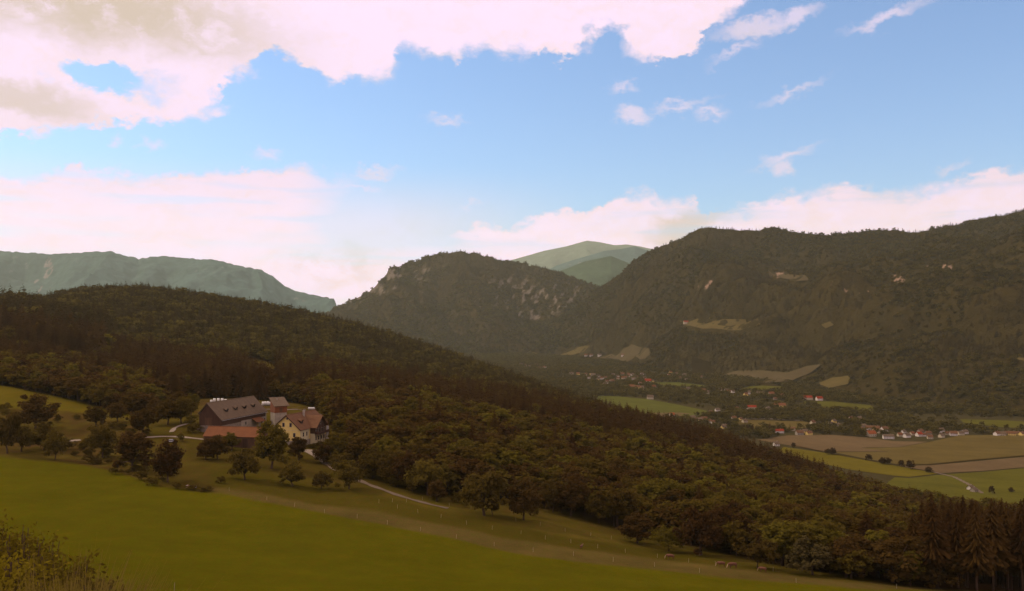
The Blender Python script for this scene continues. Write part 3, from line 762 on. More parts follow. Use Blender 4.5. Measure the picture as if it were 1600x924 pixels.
for i, (px, py, h, w, lb) in enumerate(SHR):
    tree_at('shrub', PS[i % 3], px, py, h, w, 1.3, lb, 'bush', 'shrubs on the farm slope', trunk='stem')

g_ = np.random.default_rng(21)
for k in range(30):
    px = g_.uniform(95, 262); py = np.interp(px, [95, 180, 262], [704, 726, 752]) + g_.uniform(-14, 10)
    h = g_.uniform(6, 15)
    tree_at('shrub', PS[k % 3], px, py, h, h * g_.uniform(1.2, 2.0), 1.3, 'low bramble shrub in the rough strip between the lane and the lower meadow', 'bush', 'bramble shrubs of the rough strip', trunk='stem')
for k in range(14):
    px = g_.uniform(5, 235); py = np.interp(px, [5, 120, 235], [650, 664, 668]) + g_.uniform(-6, 16)
    h = g_.uniform(7, 16)
    tree_at('shrub', PS[k % 3], px, py, h, h * g_.uniform(1.1, 1.9), 1.3, 'low shrub on the rough bank under the upper bright meadow', 'bush', 'shrubs of the rough bank', trunk='stem')
for k in range(16):
    px = g_.uniform(560, 760); py = np.interp(px, [560, 640, 700, 760], [742, 766, 786, 800]) + g_.uniform(-8, 3)
    h = g_.uniform(8, 20)
    tree_at('shrub', PS[k % 3], px, py, h, h * g_.uniform(1.1, 1.7), 1.3, 'leafy undergrowth shrub along the upper side of the field lane', 'bush', 'shrubs along the field lane', trunk='stem')

# ------------------------------------------------------------------ the woods: candidate places
def jgrid(x0, x1, y0, y1, sp):
    xs = np.arange(x0, x1, sp); ys = np.arange(y0, y1, sp * 0.88)
    X, Y = np.meshgrid(xs, ys); X = X + (np.arange(len(ys)) % 2)[:, None] * sp / 2
    X = X + rng.normal(size=X.shape) * sp * 0.24; Y = Y + rng.normal(size=Y.shape) * sp * 0.24
    return X.ravel(), Y.ravel()
def wood(sp, y0, y1):
    X, Y = jgrid(-0.66 * y1, 0.64 * y1, y0, y1, sp)
    px = CX + F * X / Y
    k = (px > -110) & (px < 1690)
    X, Y, px = X[k], Y[k], px[k]
    Z = terrain(X, Y); p = proj(X, Y, Z)
    near = np.interp(px, *FB)
    k = (Y > near) & ~((px > 770) & (Z < VZ + 10))
    k &= ~((Y > 600) & (Y < 1400) & (((p[0] - 412) / 36) ** 2 + ((p[1] - 583 - (p[0] - 412) * 0.32) / 19) ** 2 < 1.05))
    k &= ~((px > 800) & (Y > np.interp(px, [800,900,1000,1100,1200,1300,1400,1500,1600,2000], [1750,1450,1180,980,880,800,770,760,760,760])))
    k &= ~((px < 720) & (Y > np.interp(px, [0,100,200,600,720], [1400,1800,1850,1950,1950])))
    X, Y, Z, px, py = X[k], Y[k], Z[k], p[0][k], p[1][k]
    return X, Y, Z, px, py
Wn = [wood(7.9, 225, 620), wood(7.6, 620, 1100), wood(8.6, 1100, 2000)]
WX, WY, WZ, Wpx, Wpy = [np.concatenate([w[i] for w in Wn]) for i in range(5)]
# conifer or broadleaf, by place
cz = fbm(WX / 90, WY / 90, 3) + 0.0
pc = np.full(len(WX), 0.5)
pc = np.where(WY > np.interp(Wpx, [0,230,400,560,800,1000,1200,1300,1400], [640,620,600,640,600,620,660,710,800]), 0.85, 0.02)
pc = np.where((Wpx < 280) & (WY < 640), 0.06, pc)
pc = np.where((Wpx > 250) & (Wpx < 420) & (WY > 520) & (WY < 720), 0.8, pc)
pc = np.where((Wpx > 1440) & (WY < 420), np.clip((Wpx - 1425) / 50, 0.3, 0.96), pc)
pc = np.where((WY > 850) & (cz > 0.44), 0.40, pc)
pc = np.where((Wpx < 165) & (WY > 820) & (WY < 1200), 0.97, pc)
isc = rng.random(len(WX)) < np.clip(pc + (cz - 0.47) * np.where(pc < .1, .25, 1.0), 0, 1)
hgt = np.where(isc, rng.uniform(15, 25, len(WX)), rng.uniform(10, 19, len(WX)))
nearf = np.clip((WY - np.interp(Wpx, *FB)) / 60, 0, 1)
hgt = np.where(isc, hgt, hgt * (0.72 + 0.3 * nearf))
stand = (Wpx > 1440 + (WY - 240) * .25) & (WY < 420)
hgt = np.where(stand & isc, rng.uniform(19, 27.5, len(WX)), hgt)
hgt = np.where((WY > 900), hgt * rng.uniform(0.62, 1.08, len(WX)), hgt)
hgt = np.where((Wpx < 165) & (WY > 820) & (WY < 1200), hgt * 1.4, hgt)
# the visible ones that show largest become trees of their own
inview = (Wpx > -15) & (Wpx < 1615)
score = np.where(inview, hgt / WY, 0)
def top(mask, n):
    i = np.nonzero(mask & inview)[0]
    return i[np.argsort(-score[i])[:n]]
ib = top(~isc, 215); ic = top(isc, 255)
solo = np.zeros(len(WX), bool); solo[ib] = True; solo[ic] = True
def place_words(px, Y):
    if px < 290: return 'above the upper bright meadow on the left'
    if px < 560 and Y > 430: return 'on the slope right behind the farm'
    if px < 760: return 'in the wood right of the farmhouse'
    if px < 1000: return 'in the wood above the middle of the meadow edge'
    if px < 1250: return 'in the wood behind the grazing cows'
    if px < 1440: return 'in the wood right of the cows'
    return 'in the tall dark stand at the right edge'
def size_words(h, hs): return 'tall' if h > hs[1] else 'low' if h < hs[0] else 'middling'
for i in ib:
    v = rng.random(); pr, cw, w0 = (PL[i % 2], 'yellow-green', 0.8) if v < 0.24 else (PD[i % 3], 'dark', 0.84) if v < 0.48 else (PB[i % 5], 'olive', 0.84)
    row = 'front-row' if WY[i] - np.interp(Wpx[i], *FB) < 22 else 'deeper'
    plant('broadleaf_tree', pr, (WX[i], WY[i], WZ[i] - 0.2), hgt[i], rng.uniform(0.95, 1.4),
          f"{size_words(hgt[i], (10.5, 14))} {cw} {row} broadleaf tree {place_words(Wpx[i], WY[i])}", 'tree', 'broadleaf trees of the near woods')
for i in ic:
    pr = PT[i % 3] if stand[i] else PP[i % 4]
    row = 'front-row' if WY[i] - np.interp(Wpx[i], *FB) < 22 else 'deeper'
    lb = f"{size_words(hgt[i], (17.5, 21.5))} {row} spruce {place_words(Wpx[i], WY[i])}" if not stand[i] else \
         f"{'very tall' if hgt[i] > 24 else 'tall'} {row} spruce with bare pale stem in the dark stand at the right edge"
    plant('spruce_tree', pr, (WX[i], WY[i], WZ[i] - 0.2), hgt[i], rng.uniform(0.95, 1.3), lb, 'tree', 'spruces of the near woods')

# the far woods read as one mass each: low trees spread by geometry nodes
def low_mesh(name, kind, seed, mat):
    g = np.random.default_rng(seed)
    if kind == 'b':
        V, Q, C = broad_crown(seed, 0.43, 0.12, 22, 9, 0.062)
    elif kind == 'm':
        V, Q, C = broad_crown(seed, 0.43, 0.15, 40, 22, 0.033)
    else:
        V, Q = spruce_crown(seed, 0.17, 0.06, 11 if kind == 'c' else 16, 6 if kind == 'c' else 8, 1, 0.3)
    k = len(V)
    T = np.array([(0.02, 0, -0.08), (-0.01, 0.017, -0.08), (-0.01, -0.017, -0.08), (0.008, 0, 0.6), (-0.004, 0.007, 0.6), (-0.004, -0.007, 0.6)])
    f = [tuple(map(int, q)) for q in Q] + [(k, k + 1, k + 4, k + 3), (k + 1, k + 2, k + 5, k + 4), (k + 2, k, k + 3, k + 5)]
    me = bpy.data.meshes.new(name); me.from_pydata(np.concatenate([V, T]).tolist(), [], f)
    me.materials.append(mat); me.materials.append(M['bark'])
    for p in me.polygons[-3:]: p.material_index = 1
    return me
LOWC = bpy.data.collections.new('tree_kinds')          # source shapes only, not linked to the scene
for i, (kd, sd, mt) in enumerate([('b', 1, 'leaf_far'), ('b', 2, 'leaf_far'), ('c', 3, 'needle_far'), ('c', 4, 'needle_far'),
                                  ('m', 5, 'leaf'), ('m', 6, 'leaf_dark'), ('m', 9, 'leaf_light'), ('d', 7, 'needle'), ('d', 8, 'needle')]):
    LOWC.objects.link(bpy.data.objects.new(f'kind_{i}', low_mesh('kind', kd, sd, M[mt])))
ng = bpy.data.node_groups.new('forest_spread', 'GeometryNodeTree')
ng.interface.new_socket('Geometry', in_out='INPUT', socket_type='NodeSocketGeometry')
ng.interface.new_socket('Geometry', in_out='OUTPUT', socket_type='NodeSocketGeometry')
gi = ng.nodes.new('NodeGroupInput'); go = ng.nodes.new('NodeGroupOutput')
ip = ng.nodes.new('GeometryNodeInstanceOnPoints'); ci = ng.nodes.new('GeometryNodeCollectionInfo')
ci.inputs['Collection'].default_value = LOWC; ci.inputs['Separate Children'].default_value = True; ci.inputs['Reset Children'].default_value = True
def nattr(nm, ty):
    a = ng.nodes.new('GeometryNodeInputNamedAttribute'); a.data_type = ty; a.inputs['Name'].default_value = nm
    return a.outputs['Attribute']
ng.links.new(gi.outputs[0], ip.inputs['Points']); ng.links.new(ci.outputs[0], ip.inputs['Instance'])
ip.inputs['Pick Instance'].default_value = True
ng.links.new(nattr('kind', 'INT'), ip.inputs['Instance Index'])
er = ng.nodes.new('FunctionNodeEulerToRotation'); ng.links.new(nattr('rot', 'FLOAT_VECTOR'), er.inputs[0]); ng.links.new(er.outputs[0], ip.inputs['Rotation'])
ng.links.new(nattr('size', 'FLOAT_VECTOR'), ip.inputs['Scale']); ng.links.new(ip.outputs[0], go.inputs[0])
def forest(P, h, wf, kind, label):
    n = len(P)
    me = bpy.data.meshes.new('forest'); me.vertices.add(n); me.vertices.foreach_set('co', P.astype(np.float32).ravel())
    def attr(nm, ty, key, val): me.attributes.new(nm, ty, 'POINT').data.foreach_set(key, val)
    rot = np.zeros((n, 3)); rot[:, 2] = rng.random(n) * 6.283; rot[:, :2] = rng.normal(size=(n, 2)) * 0.04
    attr('kind', 'INT', 'value', kind.astype(np.int32)); attr('rot', 'FLOAT_VECTOR', 'vector', rot.astype(np.float32).ravel())
    attr('size', 'FLOAT_VECTOR', 'vector', np.stack([h * wf, h * wf, h], -1).astype(np.float32).ravel())
    o = link(bpy.data.objects.new('forest', me)); o.modifiers.new('spread', 'NODES').node_group = ng
    return tag(o, label, 'forest', kind='stuff')
rest = ~solo
def subforest(mask, label, near):
    i = np.nonzero(mask)[0]; P = np.stack([WX[i], WY[i], WZ[i]], -1)
    r = rng.random(len(i))
    if near: kd = np.where(isc[i], 7 + (r > 0.5), np.where(r < 0.45, 4, np.where(r < 0.85, 5, 6)))
    else: kd = np.where(isc[i], 2 + (r > 0.5), (r > 0.5) * 1)
    forest(P, hgt[i], rng.uniform(0.9, 1.35, len(i)) * np.where(isc[i], 1.35, 1.12), kd, label)
subforest(rest & (WY < 1000) & (Wpx >= 560), 'dark mixed wood falling from the meadow towards the valley villages', True)
subforest(rest & (WY < 1000) & (Wpx < 560), 'dark brown wood rising on the hillside behind the farm', True)
subforest(rest & (WY >= 1000), 'conifer wood covering the long hill behind the farm up to its crest', False)
def mforest(mt, sp, h, label, conif=0.5, **k):
    P = mt.scatter(sp, **k); n = len(P); c = rng.random(n) < np.clip(conif + (fbm(P[:, 0] / 330, P[:, 1] / 420, 4) - 0.47) * 4.5, 0, 1); r = rng.random(n) > 0.5
    P[:, 2] -= 0.5
    forest(P, rng.uniform(*h, n) * np.where(c, 1.15, 0.9), rng.uniform(1.0, 1.5, n), np.where(c, 2 + r, 0 + r), label)
mforest(right_mtn, 11.5, (10, 17), 'dense wood over the great right-hand massif below its bare rock faces', 0.45, skip=on_clear)
mforest(foothill, 10, (10, 16), 'wood on the low terrace hill that carries the largest clearing', 0.4, skip=on_clear)
mforest(spur, 9.5, (9, 15), 'wood over the low foothill in front of the great right-hand massif', 0.25, skip=on_clear)
mforest(centre_mtn, 16, (13, 20), 'wood between the cliffs of the steep middle mountain', 0.5, pxr=(420, 1040))

# ------------------------------------------------------------------ building materials
def wallmat(name, col, var=0.1): return basic(name, col, 0.9, var, 0.7, bump=0.15)
M['plaster_yellow'] = wallmat('yellow_plaster', (0.60, 0.43, 0.12))
M['plaster_white'] = wallmat('white_plaster', (0.48, 0.42, 0.33))
M['plaster_cream'] = wallmat('cream_plaster', (0.48, 0.39, 0.20))
M['plaster_grey'] = wallmat('grey_plaster', (0.26, 0.21, 0.14), 0.2)
M['timber_dark'] = basic('weathered_dark_boards', (0.056, 0.025, 0.010), 0.9, 0.3, 1.2, stretch=(4, 4, 0.25), bump=0.3)
M['timber_brown'] = basic('brown_boards', (0.09, 0.044, 0.018), 0.9, 0.3, 1.2, stretch=(4, 4, 0.25), bump=0.3)
M['timber_red'] = basic('red_brown_boards', (0.16, 0.050, 0.014), 0.85, 0.25, 1.2, stretch=(4, 4, 0.25), bump=0.3)
def tilemat(name, col, rows=2.6, var=0.25):
    m, t, b = new_mat(name)
    v = coord(t)
    w = t.n.new('ShaderNodeTexWave'); w.wave_type = 'BANDS'; w.bands_direction = 'Z'; w.inputs['Scale'].default_value = rows * 0.5
    w.inputs['Distortion'].default_value = 0.4; t.l.new(v, w.inputs['Vector'])
    n = t.noise(v, 0.55, 5, 0.7); n2 = t.noise(t.vm('MULTIPLY', v, (3, 3, 6)), 1.2, 3, 0.6)
    k = t.math('ADD', t.math('MULTIPLY_ADD', n, 0.7, 0.38), t.math('MULTIPLY_ADD', n2, 0.5, -0.08))
    k = t.math('MULTIPLY_ADD', w.outputs['Fac'], 0.12, t.math('SUBTRACT', k, 0.06))
    t.l.new(t.vm('SCALE', col, sc=k), b.inputs['Base Color']); b.inputs['Roughness'].default_value = 0.85; b.inputs['Specular IOR Level'].default_value = 0.08
    bp = t.n.new('ShaderNodeBump'); bp.inputs['Strength'].default_value = 0.5; bp.inputs['Distance'].default_value = 0.06
    t.l.new(w.outputs['Fac'], bp.inputs['Height']); t.l.new(bp.outputs[0], b.inputs['Normal'])
    return m
M['roof_grey'] = tilemat('grey_slates', (0.128, 0.085, 0.044))
M['roof_brown'] = tilemat('brown_tiles', (0.140, 0.066, 0.026))
M['roof_red'] = tilemat('old_red_tiles', (0.165, 0.062, 0.020))
M['roof_bright'] = tilemat('bright_red_tiles', (0.25, 0.036, 0.010))
M['roof_orange'] = tilemat('orange_tiles', (0.24, 0.066, 0.016))
M['window'] = basic('dark_window', (0.022, 0.016, 0.014), 0.25, 0.1, 1, spec=0.5)
M['frame'] = basic('painted_frame', (0.32, 0.26, 0.18), 0.6, 0.1, 1)
M['film'] = basic('bale_film', (0.55, 0.51, 0.38), 0.45, 0.1, 2, spec=0.5)
M['stone'] = basic('field_stone', (0.20, 0.15, 0.10), 0.95, 0.35, 1.5, bump=0.4)
M['post_white'] = basic('white_stake', (0.31, 0.25, 0.14), 0.6, 0.1, 3)
M['metal'] = basic('pale_sheet_metal', (0.45, 0.42, 0.36), 0.4, 0.1, 1)

# ------------------------------------------------------------------ barn
FR = math.atan2(-0.24, 0.97)
barn = empty('barn', (-139.5, 394.9, -47.0), FR, 'long dark timber barn with a steep grey roof and four small roof hoods', 'barn')
W_, L_ = 12.0, 40.0; eL, pk, eR, xp = 6.7, 11.6, 4.2, 4.5
mb = MB(); mb.prism([(0.5, 1.7), (W_ - 0.6, 1.7), (W_ - 0.6, eR + 0.25), (xp, pk - 0.35), (0.5, eL - 0.1)], 0.6, L_ - 0.6); mb.build('timber_wall', M['timber_dark'], barn)
mb = MB().box(0.55, W_ - 0.65, 0.65, L_ - 0.65, -3.5, 1.7); mb.build('stone_base', M['stone'], barn)
mb = MB().box(W_ - 0.62, W_ - 0.50, 17, L_ - 0.7, -3, 2.1); mb.box(W_ - 0.5, W_ - 0.42, L_ - 1.2, L_ - 0.5, -3, 4.0); mb.build('whitewashed_wall', M['plaster_grey'], barn)
mb = MB()
mb.slab((xp, 0, pk), (W_, 0, eR), (W_, L_, eR), (xp, L_, pk), 0.22); mb.slab((0, 0, eL), (xp - .001, 0, pk), (xp - .001, L_, pk), (0, L_, eL), 0.22)
roof = mb.build('roof', M['roof_grey'], barn)
mb = MB().tube([(xp, -0.05, pk + 0.02), (xp, L_ + 0.05, pk + 0.02)], 0.14, 6); mb.build('ridge_cap', M['roof_grey'], roof)
mb = MB().slab((W_ + 0.1, 0, eR - 0.2), (W_ + 0.22, 0, eR - 0.2), (W_ + 0.22, L_, eR - 0.2), (W_ + 0.1, L_, eR - 0.2), 0.1); mb.build('gutter', M['metal'], roof)
for y in (8.8, 16.6, 24.2, 32.0):
    zc = pk - (8.0 - xp) * (pk - eR) / (W_ - xp)
    h = MB().slab((8.0, y - 1.25, zc + 0.30), (9.5, y - 1.25, zc - 0.25), (9.7, y, zc + 0.62), (7.6, y, zc + 0.62), 0.08)
    h.slab((8.0, y + 1.25, zc + 0.30), (7.6, y + .001, zc + 0.62), (9.7, y + .001, zc + 0.62), (9.5, y + 1.25, zc - 0.25), 0.08)
    dm = h.build('roof_hood', M['roof_grey'], roof)
    v = MB().add([(9.2, y - 1.0, zc - 1.05), (9.2, y + 1.0, zc - 1.05), (9.35, y + .9, zc - 0.1), (9.4, y, zc + 0.5), (9.35, y - .9, zc - 0.1), (8.2, y, zc + .4), (8.2, y - .9, zc - .1), (8.2, y + .9, zc - .1)],
                 [(0, 1, 2, 3, 4), (3, 2, 7, 5), (4, 3, 5, 6), (0, 4, 6), (1, 7, 2)])
    v.build('hood_opening', M['window'], barn)
for (y, w, z0, z1) in ((21, 1.0, 0.0, 1.3), (35.5, 1.1, -0.6, 1.4), (38, 0.8, 0.2, 1.2)):
    MB().box(W_ - 0.50, W_ - 0.46, y - w / 2, y + w / 2, z0, z1).build('window', M['window'], barn)
MB().box(3.4, 7.0, 0.52, 0.60, 1.75, 5.0).build('gate', M['timber_brown'], barn)
# lean-to porch with red tiles on the barn's long side
mb = MB(); mb.slab((W_ - 0.5, 26, 2.35), (W_ + 2.6, 26, 0.6), (W_ + 2.6, 34, 0.6), (W_ - 0.5, 34, 2.35), 0.15); pr = mb.build('porch_roof', M['roof_red'], barn)
mb = MB()
for y in (26.4, 30, 33.6): mb.box(W_ + 2.2, W_ + 2.4, y - 0.1, y + 0.1, -3.5, 0.7)
mb.build('porch_post', M['timber_dark'], barn)

# ------------------------------------------------------------------ long red-roofed shed
sh = empty('long_shed', (-130.3, 375.0, -51.0), math.atan2(-0.168, 0.986), 'long low shed with a weathered red tile roof in front of the barn', 'shed')
Ls = 26.0
mb = MB().prism([(0.4, -2.5), (7.8, -2.5), (7.8, 4.7), (5.0, 6.85), (0.4, 3.5)], 0.4, Ls - 0.4, 'x'); mb.build('wall', M['timber_brown'], sh)
mb = MB().slab((0, 0, 3.4), (Ls, 0, 3.4), (Ls, 5.0, 7.05), (0, 5.0, 7.05), 0.18); mb.slab((0, 5.001, 7.05), (Ls, 5.001, 7.05), (Ls, 8.2, 4.7), (0, 8.2, 4.7), 0.18)
rf = mb.build('roof', M['roof_red'], sh)
MB().tube([(-0.05, 5, 7.07), (Ls + 0.05, 5, 7.07)], 0.13, 6).build('ridge_cap', M['roof_red'], rf)
for x in (4, 11, 18): MB().box(x, x + 2.2, 0.3, 0.42, -1.5, 2.6).build('door', M['timber_dark'], sh)

# ------------------------------------------------------------------ farmhouse
ho = empty('farmhouse', (-102.9, 387.9, -51.0), FR, 'yellow gabled farmhouse with a brown tile roof and a dark timber balcony wing', 'house')
W_, L_ = 12.0, 28.0; eL, pk, eR, xp = 6.95, 10.9, 4.5, 4.74
mb = MB().prism([(0.7, -4.5), (W_ - 0.7, -4.5), (W_ - 0.7, eR + 0.35), (xp, pk - 0.35), (0.7, eL + 0.3)], 0.7, L_ - 0.7); mb.build('wall', M['plaster_yellow'], ho)
MB().box(0.62, W_ - 0.62, 0.62, L_ - 0.8, -4.6, -0.1).build('plinth', M['plaster_grey'], ho)
mb = MB().slab((xp, 0, pk), (W_, 0, eR), (W_, 9.3, eR), (xp, 9.3, pk), 0.25)
mb.slab((xp, 9.3, pk), (W_ - 0.6, 9.3, eR + .53), (W_ - 0.6, L_, eR + .53), (xp, L_, pk), 0.25)
mb.slab((0, 0, eL), (xp - .001, 0, pk), (xp - .001, L_, pk), (0, L_, eL), 0.25)
roof = mb.build('roof', M['roof_brown'], ho)
MB().tube([(xp, -0.05, pk + 0.02), (xp, L_, pk + 0.02)], 0.15, 6).build('ridge_cap', M['roof_brown'], roof)
mb = MB()
for a, b_ in (((xp, 0, pk), (W_, 0, eR)), ((xp, 0, pk), (0, 0, eL))):
    mb.slab((a[0], -0.06, a[2] + 0.03), (b_[0], -0.06, b_[2] + 0.03), (b_[0], -0.001, b_[2] + 0.03), (a[0], -0.001, a[2] + 0.03), 0.36)
mb.build('verge_board', M['timber_dark'], roof)
MB().box(xp + 1.2, xp + 2.0, 13.2, 14.0, pk - 2.2, pk + 1.0).build('chimney', M['plaster_grey'], roof)
MB().box(xp - 1.4, xp - 0.7, 19.2, 19.9, pk - 2.0, pk + 0.9).build('chimney', M['stone'], roof)
zc = 7.6
mb = MB().slab((7.4, 5.0, zc + 1.0), (9.6, 5.0, zc + .25), (9.9, 6.2, zc + 1.15), (7.2, 6.2, zc + 1.15), 0.1); mb.slab((7.4, 7.4, zc + 1.0), (7.2, 6.201, zc + 1.15), (9.9, 6.201, zc + 1.15), (9.6, 7.4, zc + .25), 0.1)
mb.build('dormer', M['roof_brown'], roof)
MB().add([(9.3, 5.3, zc - 1.1), (9.3, 7.1, zc - 1.1), (9.4, 7.1, zc + .2), (9.5, 6.2, zc + 1.0), (9.4, 5.3, zc + .2), (8, 6.2, zc + 1), (8, 5.3, zc), (8, 7.1, zc)], [(0, 1, 2, 3, 4), (3, 2, 7, 5), (4, 3, 5, 6), (0, 4, 6), (1, 7, 2)]).build('dormer_opening', M['window'], roof)
def win_front(x, z, w, h):
    f = MB().box(x - w / 2 - .12, x + w / 2 + .12, 0.62, 0.695, z - h / 2 - .12, z + h / 2 + .12).build('window', M['frame'], ho)
    MB().box(x - w / 2, x + w / 2, 0.58, 0.617, z - h / 2, z + h / 2).build('pane', M['window'], f)
for a in ((3.36, 6.7, .95, 1.6), (6.75, 6.7, .95, 1.6), (8.55, 2.4, .95, 1.6), (3.36, 2.4, .95, 1.6), (5.1, 9.4, .6, .7)): win_front(*a)
MB().box(0.8, W_ - 0.8, 0.66, 0.695, 4.25, 4.4).build('string_course', M['plaster_cream'], ho)
mb = MB().box(W_ - 0.695, W_ - 0.66, 0.75, 9, -0.1, eR - 0.05); mb.build('cream_wall', M['plaster_cream'], ho)
def win_side(x, y, z, w, h, p=ho):
    f = MB().box(x, x + .06, y - w / 2 - .1, y + w / 2 + .1, z - h / 2 - .1, z + h / 2 + .1).build('window', M['frame'], p)
    MB().box(x + .062, x + .09, y - w / 2, y + w / 2, z - h / 2, z + h / 2).build('pane', M['window'], f)
win_side(W_ - .655, 3.6, 2.4, .9, 1.7); win_side(W_ - .655, 6.8, 2.4, .9, 1.7)
MB().box(W_ - .615, W_ - .56, 5.2, 6.3, -2.9, -0.6).build('door', M['timber_dark'], ho)
# balcony wing
xw = 13.9; y0, y1, ym, pw, ew = 9.4, 21.4, 15.4, 9.7, 4.6
mb = MB().prism([(y0 + .7, 2.0), (y1 - .7, 2.0), (y1 - .7, ew + .25), (ym, pw - .35), (y0 + .7, ew + .25)], 6.0, xw - 0.2, 'x'); mb.build('timber_gable', M['timber_dark'], ho)
MB().box(9, xw - 0.4, y0 + .8, y1 - .8, -4.6, 2.0).build('wing_wall', M['plaster_cream'], ho)
mb = MB().slab((xw + .9, ym, pw), (xw + .9, y0, ew), (8.0, y0, ew), (6.0, ym, pw), 0.22); mb.slab((xw + .9, ym + .001, pw), (6.0, ym + .001, pw), (8.0, y1, ew), (xw + .9, y1, ew), 0.22)
mb.build('wing_roof', M['roof_brown'], ho)
mb = MB().box(xw - 0.19, xw + 1.5, y0 + .3, y1 - .3, 1.75, 1.95); bal = mb.build('balcony', M['timber_dark'], ho)
MB().box(xw + 1.36, xw + 1.44, y0 + .3, y1 - .3, 1.95, 2.95).build('railing', M['timber_dark'], bal)
MB().box(xw + 0.2, xw + 1.36, y0 + .3, y0 + .36, 1.95, 2.95).build('railing', M['timber_dark'], bal)
for y in (y0 + .5, y0 + 3.1, y0 + 5.8, y0 + 8.6, y1 - .5):
    MB().box(xw + 1.2, xw + 1.35, y - .08, y + .08, -4.5, ew + (0.2 if abs(y - ym) > 4 else 1.2)).build('post', M['timber_brown'], ho)
for y in (y0 + 2.0, y0 + 4.4, y0 + 7.2, y0 + 9.9): win_side(xw - .19, y, 3.3, .8, 1.5); win_side(xw - .39, y, -0.2, .9, 1.5)
win_side(xw - .19, ym, 6.4, .8, 1.1)
MB().box(xw - .1, xw + .9, y1 - .65, y1 + .3, -4.6, 4.3).build('white_pillar_wall', M['plaster_white'], ho)

# ------------------------------------------------------------------ tower-like granary behind the farmhouse
tw = empty('granary', (-111.3, 418.0, -47.5), R_(33.5), 'small tower-like granary of red-brown boards on a pale base under a tilted grey roof', 'shed')
MB().box(0, 5.7, 0, 6.4, -3, 5.3).build('base', M['plaster_grey'], tw)
MB().prism([(-0.12, 5.3), (6.5, 5.3), (6.5, 11.4), (-0.12, 8.5)], -0.12, 5.82, 'x').build('timber_wall', M['timber_red'], tw)
MB().slab((-0.7, -0.9, 8.45), (6.8, -0.9, 8.45), (6.8, 7.1, 12.1), (-0.7, 7.1, 12.1), 0.2).build('roof', M['roof_grey'], tw)
MB().box(2.2, 2.7, 4.4, 4.9, 10.7, 11.7).build('chimney', M['plaster_grey'], tw)
MB().box(2.2, 3.6, -0.16, -0.122, 5.6, 7.6).build('door', M['timber_brown'], tw)

# small sheds, wall, car, bales
def small_shed(px, py, Y, w, d, h, rh, rz, wm, rm, label, ov=.35):
    p = at(px, py, Y); p.z = float(terrain(np.array([p.x]), np.array([p.y]))[0])
    e = empty('small_shed', p, rz, label, 'shed')
    MB().prism([(-w / 2, -1.5), (w / 2, -1.5), (w / 2, h), (0, h + rh - .1), (-w / 2, h)], 0, d).build('wall', wm, e)
    mb = MB().slab((0, -ov, h + rh), (w / 2 + ov, -ov, h - .25), (w / 2 + ov, d + ov, h - .25), (0, d + ov, h + rh), .12); mb.slab((-w / 2 - ov, -ov, h - .25), (-.001, -ov, h + rh), (-.001, d + ov, h + rh), (-w / 2 - ov, d + ov, h - .25), .12)
    mb.build('roof', rm, e)
    MB().box(-.5, .5, -.06, -.02, 0, 1.9).build('door', M['timber_dark'], e)
    return e
small_shed(523, 676, 412, 3.4, 4.5, 1.9, 1.2, FR + .9, M['timber_brown'], M['roof_red'], 'little red-roofed hut just right of the farmhouse wing')
small_shed(323, 629, 452, 2.6, 3.2, 1.9, .8, FR, M['timber_dark'], M['roof_grey'], 'tiny grey-roofed hut behind the left end of the barn')
def bale(px, py, r, label, wid=1.25, rz=0.3, zup=0.0):
    p = on_ground(px, py, 460); p.z += r * 0.96
    mb = MB(); prof = [(-wid / 2, r * .82), (-wid / 2 + .1, r * .97), (0, r * 1.02), (wid / 2 - .1, r * .97), (wid / 2, r * .82)]
    n = 18; v = []; f = []
    for (x, q) in prof:
        for j in range(n): v.append((x, q * math.cos(6.283 * j / n), q * math.sin(6.283 * j / n)))
    for i in range(4):
        for j in range(n): f.append((i * n + j, i * n + (j + 1) % n, (i + 1) * n + (j + 1) % n, (i + 1) * n + j))
    f += [tuple(range(n)), tuple(range(4 * n, 5 * n))]
    o = MB().add(v, f).build('silage_bale', M['film'], None, True); o.location = p; o.rotation_euler = (0, 0, rz)
    return tag(o, label, 'hay bale', 'white film-wrapped bales behind the barn')
for i, (px, r) in enumerate([(330.5, 1.0), (335, 1.45), (341, 1.5), (347, 1.45), (352.5, 1.2), (358, 1.0)]):
    bale(px, 630, r * 1.0, ['small leftmost white wrapped bale behind the barn ridge', 'large white bale at the left of the pile behind the barn', 'second large white bale from the left of the pile behind the barn',
        'third large white bale from the left of the pile behind the barn', 'white bale half hidden by the barn ridge, right of the big ones', 'last white bale on the right of the pile behind the barn'][i], 1.5, 0.15 + .1 * i)
for i, (px, r) in enumerate([(411, 1.2), (414.5, 1.25), (418.5, 1.3), (421, 1.1)]):
    bale(px, 634, r, ['white bale next to the right end of the barn roof', 'white bale second from the barn, in the gap before the granary', 'white bale third from the barn, in the gap before the granary', 'white bale right beside the granary roof'][i], 1.3, .4)
# covered trailer and a low white tank behind the farmhouse
tp = on_ground(490, 640.5, 440)
tr = empty('farm_trailer', tp, 0.1, 'long pale covered farm trailer behind the farmhouse roof', 'trailer', s=(1.0, 1.0, .62))
MB().prism([(-1.1, .8), (1.1, .8), (1.1, 1.9), (.6, 2.4), (-.6, 2.4), (-1.1, 1.9)], -3.2, 3.2, 'x').build('cover', M['film'], tr)
MB().box(-3.3, 3.3, -1.05, 1.05, .62, .8).build('bed', M['metal'], tr)
def wheel(par, x, y, r=.4, w=.22, z=None):
    z = r if z is None else z
    t_ = MB(); t_.tube([(x, y - w / 2, z), (x, y + w / 2, z)], r, 14); o = t_.build('wheel', M['window'], par)
    MB().tube([(x, y - w / 2 - .012, z), (x, y + w / 2 + .012, z)], r * .55, 10).build('rim', M['metal'], o)
for x in (-2, 2):
    for y in (-.95, .95): wheel(tr, x, y, .42)
